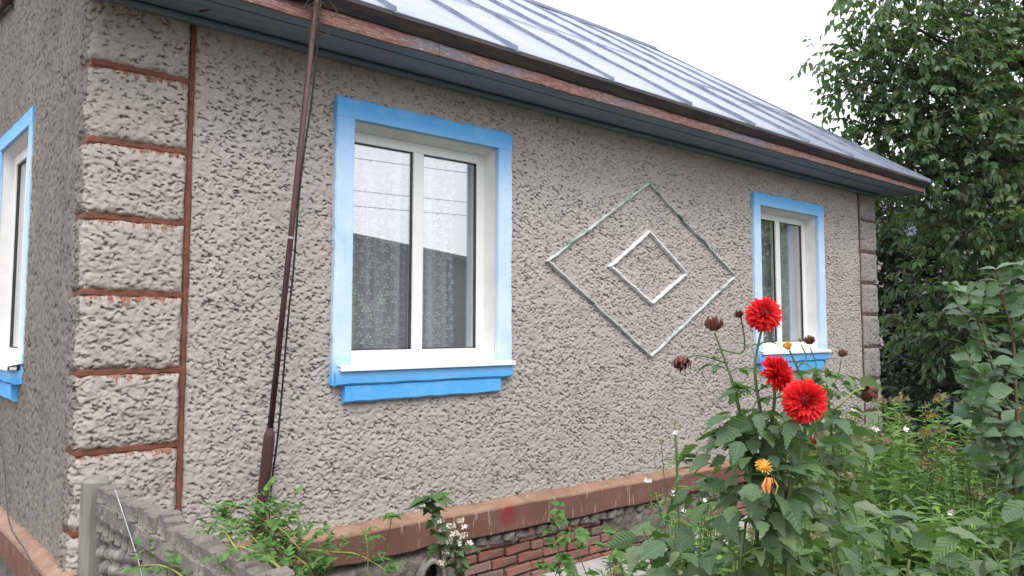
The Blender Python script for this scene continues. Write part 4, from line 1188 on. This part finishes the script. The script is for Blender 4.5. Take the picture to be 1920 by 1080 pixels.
# ------------------------------------------------------------------ phlox clumps
def phlox(x, y, rad, top, nst, label, heads=.6, ln=.095, white=0):
    pl = Plant('phlox_clump', (x, y, GZ), label, 'plant', 'phlox clumps in the flower bed')
    for k in range(nst):
        a = random.uniform(0, 2 * math.pi); q = rad * math.sqrt(random.random())
        bx_, by_ = x + q * math.cos(a), y + q * math.sin(a); t_ = top * random.uniform(.72, 1.0)
        le = np.array([random.gauss(0, .06), random.gauss(0, .06)]) + .12 * q / rad * np.array([math.cos(a), math.sin(a)])
        P = pl.stem([(bx_, by_, GZ), (bx_ + le[0] * .4, by_ + le[1] * .4, t_ * .5), (bx_ + le[0], by_ + le[1], t_)], .005, .0025, n=4, res=8)
        H = t_ - GZ; nn = int(H / .036)
        for i in range(3, nn):
            f = i / nn; p = P[0].lerp(P[-1], f); j = f * 8; p = P[min(int(j), 7)].lerp(P[min(int(j) + 1, 8)], j - int(j))
            az = i * 1.57 + k
            for sg in (0, math.pi):
                d = [math.cos(az + sg), math.sin(az + sg), random.uniform(.05, .65)]
                pl.leaf('phlox', p, d, ln * random.uniform(.75, 1.15) * (1.1 - .45 * max(0, f - .6) / .4), rv(.25) + [0, 0, 1], random.uniform(.85, 1.2))
        if random.random() < heads * .55:
            cluster(pl.root, tuple(P[-1]), .05, 26, .014, 'seed', 'seed_head')
        elif random.random() < white * .45:
            cluster(pl.root, tuple(P[-1]), .022, 5, .014, 'petal_white', 'flower_cluster')
    pl.finish(nparts=220)
    return pl
phlox(3.40, -2.38, 0.34, 1.14, 24, 'phlox clump nearest the wall, behind the red dahlia', .35, white=.4)
phlox(4.30, -2.10, 0.41, 1.16, 32, 'tall phlox clump with brown seed heads below the far house corner', .75)
phlox(4.95, -2.42, 0.39, 1.10, 28, 'phlox clump with brown seed heads in front of the dark trees', .8)
phlox(3.25, -2.85, 0.34, .92, 24, 'low bright green phlox clump in the middle of the bed', .25, white=.3)
phlox(4.10, -2.90, 0.39, .95, 25, 'phlox clump right of the middle of the bed, beside the shrub', .5, white=.1)
phlox(2.75, -2.70, 0.28, .80, 19, 'small flowerless phlox clump right behind the dahlia', 0, .10)
phlox(2.95, -3.25, 0.30, .88, 22, 'yellow-green phlox clump near the lower right corner', .1, .11)

phlox(1.72, -2.72, .20, .86, 16, 'feathery light green clump left of the red dahlia, before the ledge', .3, .07, .3)
phlox(1.75, -2.35, .22, .66, 16, 'low feathery clump left of the red dahlia, before the bricks', .1, .07, .2)
phlox(2.35, -2.25, .22, .80, 15, 'narrow phlox clump between the red dahlia and the wall', .3, .08, .3)

# yellowing stalk among the phlox
pl = Plant('withered_stalk', (4.0, -2.6, GZ), 'yellowed withered stalk standing among the phlox', 'plant', stem_mat='stem_brown')
P = pl.stem([(4.0, -2.6, GZ), (4.02, -2.58, .5), (3.98, -2.6, 1.17)], .006, .003, res=14)
for i in range(5, 15):
    cluster(pl.root, tuple(P[i] + Vector((random.gauss(0, .03), random.gauss(0, .03), 0))), .035, 9, .016, 'leaf_withered', 'withered_leaves')
pl.finish()

# wispy weeds with tiny white flowers between dahlia and wall
def wisp(x, y, top, n, label, mats=('petal_white', 'seed'), sp=.16):
    pl = Plant('white_flowered_weed', (x, y, GZ), label, 'plant', 'weeds with tiny white flowers')
    for k in range(n):
        a = random.uniform(0, 6.3); t_ = top * random.uniform(.7, 1)
        e = (x + sp * math.cos(a) * random.random(), y + sp * math.sin(a) * random.random(), t_)
        P = pl.stem([(x, y, GZ), ((x + e[0]) / 2, (y + e[1]) / 2, t_ * .45), e], .004, .002, n=4, res=10)
        for i in range(3, 10):
            for _ in range(3):
                pl.leaf('phlox', P[i], [random.gauss(0, 1), random.gauss(0, 1), .3], random.uniform(.03, .07), rv(.3) + [0, 0, 1], .8)
        cluster(pl.root, tuple(P[-1]),   .015, 5, .010, mats[k % len(mats)], 'flower_cluster')
    pl.finish(60)
wisp(1.62, -2.55, 1.26, 9, 'wispy weed with tiny white flowers left of the red dahlia', sp=.26)
wisp(2.1, -2.3, .86, 8, 'short weed with white flowers in front of the brown ledge')
wisp(3.0, -2.2, .95, 8, 'weed with white flower dots right behind the leafy dahlia')

# ------------------------------------------------------------------ broadleaf shrub at the right edge
sh = Plant('shrub', (4.0, -3.1, GZ), 'light green broadleaf shrub at the right edge before the dark trees', 'shrub', stem_mat='stem_brown')
for k, pts in enumerate(([(4.0, -3.1, GZ), (3.880,-3.040,0.835), (3.764,-3.049,1.304), (3.639,-3.031,1.564), (3.564,-2.986,1.797)],
                         [(4.02, -3.12, GZ), (3.811,-3.131,1.023), (3.764,-3.140,1.536), (3.710,-3.114,1.763), (3.677,-3.099,1.920)],
                         [(4.05, -3.12, GZ), (3.967,-3.140,1.068), (3.971,-3.201,1.651), (3.935,-3.197,1.942)],
                         [(4.0, -3.08, GZ), (3.643,-3.096,0.815), (3.511,-3.073,1.099), (3.417,-3.072,1.267), (3.417,-3.083,1.376)],
                         [(4.05, -3.1, GZ), (3.923,-3.220,0.909), (3.964,-3.301,1.365), (3.987,-3.361,1.764)],
                         [(4.05, -3.1, GZ), (3.585,-3.170,0.725), (3.439,-3.197,0.959), (3.344,-3.197,1.149)],
                         [(4.0, -3.08, GZ), (3.844,-3.116,0.568), (3.624,-3.076,0.787), (3.444,-3.062,0.915)])):
    P = sh.stem(pts, .012, .003, res=36, name='branch')
    for i in range(10, 37, 2):
        ax = (P[min(i + 1, 36)] - P[i - 1]).normalized(); a = i * 1.57 + k
        u = ax.orthogonal().normalized(); w_ = ax.cross(u)
        for sg in (0, math.pi):
            d = np.array(u * math.cos(a + sg) + w_ * math.sin(a + sg) + ax * .45) + [0, 0, .1]
            sh.leaf('shrub', P[i], d, random.uniform(.08, .125), rv(.45) + [-.25, -.5, .75], random.uniform(1.15, 1.5))
        if i % 6 == 0 and i < 34:
            d = Vector(u * math.cos(a) + w_ * math.sin(a) + ax * .8).normalized()
            Q = sh.stem([P[i], P[i] + d * .14, P[i] + d * .27 + Vector((0, 0, .03))], .004, .002, name='twig', n=4, res=6)
            for j in range(1, 7):
                for sg in (1, -1):
                    sh.leaf('shrub', Q[j], np.array(d * .4) + np.cross(np.array(d), [0, 0, 1]) * sg + rv(.25), random.uniform(.065, .105), rv(.45) + [-.25, -.5, .75], random.uniform(1.15, 1.5))
sh.finish()

# ------------------------------------------------------------------ trailing vine over the fence
vine = Plant('vine', (.75, -1.6, GZ), 'yellow-green trailing vine with small leaflets climbing over the concrete fence', 'vine', stem_mat='stem_yellow')
def trail(pts, r0=.005, r1=.0025, res=30, skip=3, ln=.042, dens=1):
    P = vine.stem(pts, r0, r1, res=res)
    for i in range(skip, res, 2):
        for _ in range(dens):
            d = Vector((random.gauss(0, 1), random.gauss(0, 1), random.uniform(-.2, .9))).normalized()
            q = P[i]; L = random.uniform(.05, .09)
            for f in (.35, .6, .85):
                for sg in (1, -1):
                    dd = np.array(d) * .6 + np.cross(np.array(d), [0, 0, 1]) * sg
                    vine.leaf('vine', q + d * L * f, dd, ln * random.uniform(.5, .9), rv(.3) + [0, 0, 1])
            vine.leaf('vine', q + d * L, np.array(d) + rv(.2), ln * random.uniform(.7, 1), rv(.3) + [0, 0, 1])
trail([(0.131,-1.284,0.583), (0.161,-1.329,0.772), (0.195,-1.367,0.848), (0.259,-1.428,0.894), (0.301,-1.529,0.860), (0.333,-1.624,0.838), (0.366,-1.715,0.779)])
trail([(0.315,-1.545,0.889), (0.338,-1.555,0.780), (0.347,-1.624,0.708), (0.374,-1.640,0.637)], res=20)
trail([(0.327,-1.616,0.820), (0.390,-1.668,0.769), (0.482,-1.748,0.749), (0.551,-1.809,0.742), (0.614,-1.861,0.702), (0.649,-1.955,0.663)])
trail([(0.482,-1.748,0.746), (0.471,-1.742,0.799), (0.493,-1.767,0.850)], .003, .002, 10, 4, .03)
trail([(0.594,-1.837,0.637), (0.590,-1.841,0.718), (0.584,-1.842,0.789), (0.569,-1.834,0.840)], .003, .002, 14, 4, .04)
trail([(0.219,-1.634,0.610), (0.169,-1.601,0.727), (0.099,-1.472,0.732), (0.043,-1.352,0.707), (-0.031,-1.282,0.667)], ln=.045)
trail([(0.314,-1.653,0.633), (0.278,-1.633,0.753), (0.235,-1.535,0.819), (0.160,-1.466,0.799)], ln=.04)
trail([(0.398,-1.659,0.616), (0.377,-1.651,0.718), (0.365,-1.582,0.807), (0.369,-1.524,0.867), (0.399,-1.554,0.899)], ln=.042, dens=2)
trail([(0.418,-1.747,0.633), (0.392,-1.731,0.713), (0.297,-1.588,0.799), (0.232,-1.466,0.837), (0.226,-1.399,0.888)], ln=.042, dens=2)
trail([(0.499,-1.681,0.600), (0.418,-1.616,0.683), (0.255,-1.543,0.728), (0.132,-1.495,0.672)], ln=.042, dens=2)
trail([(0.572,-1.676,0.563), (0.506,-1.623,0.626), (0.436,-1.575,0.773), (0.344,-1.504,0.888), (0.303,-1.471,0.930)], ln=.05, dens=1)
trail([(-0.043,-2.228,0.830), (-0.048,-2.177,0.912), (-0.048,-2.074,0.954), (-0.036,-1.979,0.975)], ln=.036)
trail([(-0.010,-2.463,0.880), (-0.023,-2.389,0.923), (-0.034,-2.274,0.945), (-0.052,-2.164,0.949)], ln=.036)
trail([(-0.133,-2.009,0.780), (-0.123,-1.886,0.814), (-0.141,-1.736,0.817), (-0.144,-1.527,0.769)], ln=.034)
vine.finish()
pl = Plant('weed_tuft', (-.25, -.7, GZ), 'small dark green weed at the foot of the fence post', 'plant')
for i in range(16):
    pl.leaf('weed', (-.22 + random.gauss(0, .04), -.75 + random.gauss(0, .04), random.uniform(.18, .36)), [random.gauss(0, 1), random.gauss(0, 1), .3], random.uniform(.07, .11))
pl.stem([(-.22, -.75, GZ), (-.23, -.74, .32)], .004, .003)
pl.finish()

# lobed-leaf seedling and dried white flower stalk before the brick base
pl = Plant('seedling', (1.95, -.9, GZ), 'dark leaved seedling with a lobed green top in front of the brown ledge', 'plant', stem_mat='stem_brown')
P = pl.stem([(1.608,-0.948,0.161), (1.595,-0.954,0.336), (1.578,-0.955,0.511), (1.551,-0.941,0.613), (1.522,-0.922,0.680)], .006, .003, res=20)
for i in range(7, 21, 2):
    for _ in range(4):
        d = np.array([random.gauss(0, 1), random.gauss(0, 1), random.uniform(-.3, .5)])
        pl.leaf('dahlia', P[i], d, random.uniform(.07, .12), rv(.2) + [0, 0, 1], 1.1)
for _ in range(6): pl.leaf('vine', (1.566,-0.960,0.672), [random.gauss(.4, .8), random.gauss(-.3, .8), .1], random.uniform(.09, .13), (0, 0, 1), 1.2)
pl.finish()
pl = Plant('seedling', (1.6, -.9, GZ), 'thin seedling with one pale green leaf whorl left of the white flower stalk', 'plant', stem_mat='stem_brown')
P = pl.stem([(1.304,-0.818,0.223), (1.311,-0.840,0.394), (1.324,-0.867,0.551), (1.328,-0.876,0.599)], .003, .002, res=12)
for i in range(8): pl.leaf('vine', P[-1], [math.cos(i * .8), math.sin(i * .8), random.uniform(0, .25)], random.uniform(.06, .10), rv(.15) + [0, 0, 1], 1.1)
pl.finish()
pl = Plant('flower_stalk', (2.2, -1.0, GZ), 'stalk of small cream and white withered florets before the brick base', 'flower')
top = (1.601,-1.041,0.495)
P = pl.stem([(1.638,-1.043,0.178), (1.628,-1.049,0.322), (1.611,-1.047,0.466), (1.598,-1.043,0.538)], .006, .003, res=14)
rr = random.Random(12)
for k, (px_off, z_off) in enumerate([(-.075, .06), (-.05, .01), (-.065, -.05), (.05, .075), (.075, .045), (.07, -.01), (.02, .0), (-.015, -.055), (.045, -.06), (.095, -.06), (-.03, -.10), (.02, -.12), (-.05, -.15), (.0, .04)]):
    c = Vector(top) + cR * px_off + Vector((0, 0, z_off)) + cF * rr.uniform(-.04, .04)
    pl.stem([P[8], (Vector(P[10]) + c) / 2, c], .002, .0015, n=4, res=5)
    cluster(pl.root, tuple(c), .020, 6, .017, 'petal_white' if k % 3 else 'petal_cream', 'floret_cluster')
    if k > 9: cluster(pl.root, tuple(c), .022, 8, .014, 'petal_cream', 'floret_cluster')
for i in range(2, 9):
    for _ in range(3): pl.leaf('dahlia', P[i], [random.gauss(0, 1), random.gauss(0, 1), random.uniform(-.2, .4)], random.uniform(.07, .12))
pl.leaf('vine', (1.637,-1.107,0.431), tuple(cR), .10)
pl.finish()
# creeper in front of the brick base, left of the red dahlia
pl = Plant('creeper', (2.6, -1.6, GZ), 'bushy small leaved creeper in front of the brick base left of the red dahlia', 'plant')
for k in range(44):
    a = random.uniform(0, 6.3)
    sx, sy = 2.15 + random.gauss(0, .35), -2.0 + random.gauss(0, .30)
    P = pl.stem([(sx, sy, GZ), (sx + .05, sy, .12), (sx + .22 * math.cos(a), sy + .22 * math.sin(a), random.uniform(.30, .70))], .004, .002, n=4, res=10)
    for i in range(3, 11):
        for _ in range(2):
            d = np.array([random.gauss(0, 1), random.gauss(0, 1), random.uniform(-.2, .5)]); d /= np.linalg.norm(d)
            for sg in (-1, 0, 1):
                pl.leaf('vine', np.array(P[i]) + d * .03, d + np.cross(d, [0, 0, 1]) * sg * .9, random.uniform(.045, .085), rv(.3) + [0, 0, 1], 1.15)
pl.finish(260)
# strap-leaved daylily in the lower right corner
pl = Plant('daylily', (2.55, -3.55, GZ), 'dark green strap leaved daylily in the lower right corner', 'plant')
for k in range(46):
    a = random.uniform(0, 6.3)
    pl.leaf('strap', (2.55 + .08 * math.cos(a), -3.55 + .08 * math.sin(a), GZ), [math.cos(a) * .45, math.sin(a) * .45, 1], random.uniform(.5, .85), (math.cos(a), math.sin(a), -.2), .55)
pl.finish()
pl = Plant('daylily', (3.35, -3.55, GZ), 'pale strap leaved daylily behind the lower right corner, below the shrub', 'plant')
for k in range(46):
    a = random.uniform(0, 6.3)
    pl.leaf('strap', (3.35 + .1 * math.cos(a), -3.5 + .1 * math.sin(a), GZ), [math.cos(a) * .5, math.sin(a) * .5, 1], random.uniform(.5, .85), (math.cos(a), math.sin(a), -.2), .55)
pl.finish()

# undergrowth, grass and fallen leaves
class Stuff(Plant):
    def __init__(s): s.L = []; s.root = None
def stuff(name, label, L):
    groups = {}
    for l in L: groups.setdefault(l[:2], []).append(l)
    Vs, Fs, off = [], [], 0; mats = []
    for (k, v), ls in groups.items():
        V0, F0 = ARR[k][v]
        p = np.array([l[2] for l in ls]); x = np.array([l[3] * l[6] * l[7] for l in ls]); y = np.array([l[4] * l[6] for l in ls]); z = np.array([l[5] * l[6] for l in ls])
        V = p[:, None] + V0[None, :, 0:1] * x[:, None] + V0[None, :, 1:2] * y[:, None] + V0[None, :, 2:3] * z[:, None]
        F = F0[None] + (np.arange(len(ls)) * len(V0))[:, None, None]
        Vs.append(V.reshape(-1, 3)); Fs.append(F.reshape(-1, 4) + off); off += len(Vs[-1]); mats.append(LM[k][0].materials[0])
    me = npmesh(name, np.concatenate(Vs), np.concatenate(Fs)); leaf_uv(me, [(ARR[k][v], len(ls)) for (k, v), ls in groups.items()])
    o = link(name, me, None, mats[0])
    return put(o, label, 'ground cover', kind='stuff')
sf = Stuff()
for i in range(7500):
    x, y = random.uniform(1.2, 9), random.uniform(-5.2, -.95)
    if x < 2.2 and y > -2.4 : continue
    hgt = .12 + .55 * (.5 + .5 * float(vnoise(np.array(x * 1.3), np.array(y * 1.3), 15, 2))) * (1 if y < -1.5 else .4)
    sf.leaf('weed', (x, y, GZ + random.uniform(0, hgt)), [random.gauss(0, 1), random.gauss(0, 1), random.uniform(-.3, .6)], random.uniform(.05, .11), rv(.35) + [0, 0, 1])
stuff('undergrowth', 'mixed low green weeds covering the flower bed', sf.L)
sf = Stuff()
for i in range(5000):
    x, y = random.uniform(.2, 12), random.uniform(-6, -.3)
    if 2.3 < x < 6.3 and y > -.95: continue
    a = random.uniform(0, 6.3)
    sf.leaf('strap', (x, y, GZ), [math.cos(a) * .5, math.sin(a) * .5, 1], random.uniform(.10, .28), (math.cos(a), math.sin(a), GZ), .5)
stuff('grass', 'patchy grass between the plants', sf.L)

# ------------------------------------------------------------------ trees
def lobes_tree(name, label, cat, foot, trunk_pts, r0, lobes, kind, per, ln, group=None, droop=.5, twig=7, nparts=300, minpx=.0055):
    """lobes: (centre, radius). Twigs of leaves spread through each lobe, limbs lead to them"""
    pl = Plant(name, foot, label, cat, group, 'stem_brown'); pl.stem_mat = M['bark']
    P = pl.stem(trunk_pts, r0, r0 * .35, name='trunk', n=10, res=16)
    for (c, R) in lobes:
        c = np.array(c, float)
        k = max(3, min(15, int(np.argmin([abs(p.z - (c[2] - R * 1.2)) for p in P]))))
        a = P[k]; mid = (np.array(a) + c) / 2 + rv(.15) - [0, 0, .15 * R]
        LB = pl.stem([a, tuple(mid), tuple(c)], r0 * .28, .012, name='branch', n=6, res=10)
        tw = MB()
        for i in range(int(per * R * R)):
            d = rv(); d /= np.linalg.norm(d)
            q = c + d * R * (random.random() ** .45) * np.array([1, 1, .85])
            out = d + rv(.5); out[2] -= droop * random.random(); out /= np.linalg.norm(out)
            L = ln * random.uniform(1.6, 3.0)
            e = q + out * L + np.array([0, 0, -droop * L * .3])
            s0 = q - (q - c) * .35
            if i % 2 == 0: tw.tube([s0, q, (q + e) / 2, e], [.008, .005, .004, .002], 3, False)
            sv_ = np.cross(out, [0, 0, 1])
            for j in range(twig):
                f = (j // 2 + 1) / (twig // 2 + 1); sg = 1 if j % 2 else -1
                p = q + (e - q) * f
                dd = out * .5 + sv_ * sg + np.array([0, 0, -droop * .8]) + rv(.22)
                pl.leaf(kind, p, dd, ln * random.uniform(.7, 1.15), rv(.4) + [0, 0, 1])
            pl.leaf(kind, e, out + [0, 0, -droop * .5], ln, rv(.3) + [0, 0, 1])
        tw.build('twigs', M['bark'], pl.root)["kind"] = 'stuff'
    pl.finish(nparts, minpx)
    return pl

lobes_tree('walnut_tree', 'tall walnut tree with drooping leaves reaching over the roof end', 'tree', (12.6, -1.6, GZ),
    [(12.6, -1.6, -.25), (12.55, -1.5, 1.6), (12.5, -1.4, 3.4), (12.3, -1.2, 5.6), (12.2, -1.1, 7.2)], .19,
    [((9.923,0.055,6.127), .62), ((9.647,0.632,5.487), .34), ((10.035,0.451,5.178), .42), ((9.994,0.312,5.602), .45), ((10.131,-0.050,5.307), .6), ((10.044,0.605,4.900), .3), ((10.326,0.134,4.387), .5), ((10.602,-0.127,4.540), .6), ((10.391,0.295,4.901), .55), ((10.375,0.610,4.565), .34),
     ((10.624,-0.273,5.830), .85), ((11.486,-0.803,6.138), 1.0), ((10.540,-0.379,4.935), .75), ((10.826,-0.889,4.801), .9), ((11.498,-1.270,5.309), 1.0),
     ((10.718,0.079,4.128), .6), ((10.811,-0.526,3.966), .8), ((10.924,-1.142,3.737), .9), ((11.211,0.713,4.140), .45), ((11.579,0.440,3.561), .6),
     ((10.693,-0.600,3.044), .7), ((10.819,-1.230,2.850), .8), ((10.824,-0.110,2.338), .5), ((10.518,-0.879,2.004), .6), ((10.740,0.024,1.731), .5),
     ((10.499,-0.539,1.437), .5), ((10.679,-0.036,7.035), .9), ((11.871,-0.733,7.417), 1.2), ((12.848,-1.566,7.018), 1.3), ((12.734,-1.848,5.444), 1.3),
     ((12.510,-1.763,3.859), 1.2), ((12.007,-1.433,2.327), 1.0), ((12.932,-1.275,8.773), 1.3), ((14.209,-0.734,5.335), 1.4), ((13.294,-0.006,6.228), 1.0)],
    'walnut', 165, .118)
dk = 'dark leafy trees behind the house'
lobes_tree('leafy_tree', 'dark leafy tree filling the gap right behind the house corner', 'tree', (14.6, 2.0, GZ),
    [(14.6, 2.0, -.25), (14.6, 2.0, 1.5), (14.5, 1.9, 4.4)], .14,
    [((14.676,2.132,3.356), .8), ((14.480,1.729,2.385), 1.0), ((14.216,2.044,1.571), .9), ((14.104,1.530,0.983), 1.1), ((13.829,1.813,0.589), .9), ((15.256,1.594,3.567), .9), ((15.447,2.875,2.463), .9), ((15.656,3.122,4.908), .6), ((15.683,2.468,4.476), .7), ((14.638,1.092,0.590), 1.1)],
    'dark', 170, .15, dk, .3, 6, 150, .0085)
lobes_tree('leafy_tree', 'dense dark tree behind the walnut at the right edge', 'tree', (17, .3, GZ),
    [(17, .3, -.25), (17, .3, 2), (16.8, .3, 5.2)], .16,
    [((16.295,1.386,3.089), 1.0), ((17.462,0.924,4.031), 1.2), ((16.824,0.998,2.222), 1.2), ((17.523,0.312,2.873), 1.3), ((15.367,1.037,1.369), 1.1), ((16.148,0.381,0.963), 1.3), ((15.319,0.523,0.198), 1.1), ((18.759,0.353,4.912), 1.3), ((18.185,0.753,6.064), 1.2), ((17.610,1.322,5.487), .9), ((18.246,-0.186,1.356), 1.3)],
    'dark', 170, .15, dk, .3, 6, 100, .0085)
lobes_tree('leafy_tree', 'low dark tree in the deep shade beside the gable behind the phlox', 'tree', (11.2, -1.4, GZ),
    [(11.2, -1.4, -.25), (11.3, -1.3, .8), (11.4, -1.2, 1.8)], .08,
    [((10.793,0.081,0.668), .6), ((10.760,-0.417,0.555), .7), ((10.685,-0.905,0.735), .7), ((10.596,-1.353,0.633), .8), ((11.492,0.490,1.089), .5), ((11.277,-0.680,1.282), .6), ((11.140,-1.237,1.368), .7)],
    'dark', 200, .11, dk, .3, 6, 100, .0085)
# pale neighbour wall glimpsed through the leaves
nb = empty('neighbour_house', (24, 3, GZ), 'pale pinkish house glimpsed through gaps in the trees', 'house')
box('wall', simple('pink_render', (.50, .42, .40), (.56, .48, .46), 2, .9, .1, bump=.1), nb, 22, 30, -1, 6, -.3, 3.9)
b = MB(); b.add([(21.6, -1.4, 4.2), (30.4, -1.4, 4.2), (30.4, 6.4, 4.2), (21.6, 6.4, 4.2), (21.6, 2.5, 5.6), (30.4, 2.5, 5.6)], [(0, 1, 5, 4), (2, 3, 4, 5), (1, 2, 5), (3, 0, 4), (0, 3, 2, 1)])
b.build('roof', M['zinc_dark'], nb)

# ------------------------------------------------------------------ what the windows mirror: a barn, trees and wires across the yard
barn = empty('barn', (12.6, -14.6, GZ), 'long dark boarded barn across the yard, mirrored in the front window', 'barn')
d_ = Vector((16.114 - 9.185, -(16.699 - 13.127), 0)).normalized(); nb_ = Vector((d_.y, -d_.x, 0))
if nb_.y > 0: nb_ = -nb_
o_ = Vector((9.185, .34 - 13.127, 0)); A_, B_ = o_ - d_ * 9, o_ + d_ * 13
b = MB()
q = [A_, B_, B_ + nb_ * 6, A_ + nb_ * 6]
b.add([(v.x, v.y, -.3) for v in q] + [(v.x, v.y, 3.9) for v in q], [(0, 1, 5, 4), (1, 2, 6, 5), (2, 3, 7, 6), (3, 0, 4, 7)])
b.build('wall', M['barn_board'], barn)
b = MB(); e = [A_ - nb_ * .3, B_ - nb_ * .3, B_ + nb_ * 6.3, A_ + nb_ * 6.3]
b.add([(e[0].x, e[0].y, 3.98), (e[1].x, e[1].y, 3.98), (e[2].x, e[2].y, 3.5), (e[3].x, e[3].y, 3.5), (e[0].x, e[0].y, 3.86), (e[1].x, e[1].y, 3.86), (e[2].x, e[2].y, 3.4), (e[3].x, e[3].y, 3.4)],
      [(0, 1, 2, 3), (7, 6, 5, 4), (0, 4, 5, 1), (2, 6, 7, 3), (1, 5, 6, 2), (3, 7, 4, 0)])
b.build('roof', M['barn_board'], barn)
lobes_tree('yard_tree', 'tree across the yard, mirrored in the far front window', 'tree', (21.100,-7.690,1.226),
    [(21.132,-7.725,0.575), (21.068,-7.655,1.876), (20.924,-7.498,4.805)], .25,
    [((19.860,-7.330,2.488), 1.9), ((20.529,-6.672,3.113), 2.0), ((19.869,-7.108,4.671), 2.0), ((20.554,-6.467,4.983), 2.0), ((20.010,-6.800,6.542), 1.8), ((20.339,-8.115,3.828), 1.8), ((21.982,-6.649,3.830), 1.9), ((20.313,-8.328,1.876), 1.9), ((22.033,-6.825,1.552), 1.9)],
    'dark', 26, .34, None, .3, 5, 0)
wp = [(5.6, 4.45, 8.26, 4.53), (5.6, 3.9, 8.26, 3.97), (5.6, 3.64, 8.26, 3.72)]
cb_ = []
for k, (x0, z0, x1, z1) in enumerate(wp):
    pts = [(x, .34 - 7.0, z0 + (z1 - z0) * (x - x0) / (x1 - x0) + .010 * ((x - 7) / 2) ** 2) for x in np.linspace(-6, 22, 24)]
    b = MB(); b.tube(pts, .006, 4, False); o = b.build('overhead_cable', M['black_cable'])
    put(o, ['topmost of the three overhead wires above the yard, mirrored in the window', 'middle one of the three overhead wires above the yard, mirrored in the window', 'lowest of the three overhead wires above the yard, mirrored in the window'][k], 'wire', 'overhead wires above the yard')

print('objects', len(bpy.data.objects))
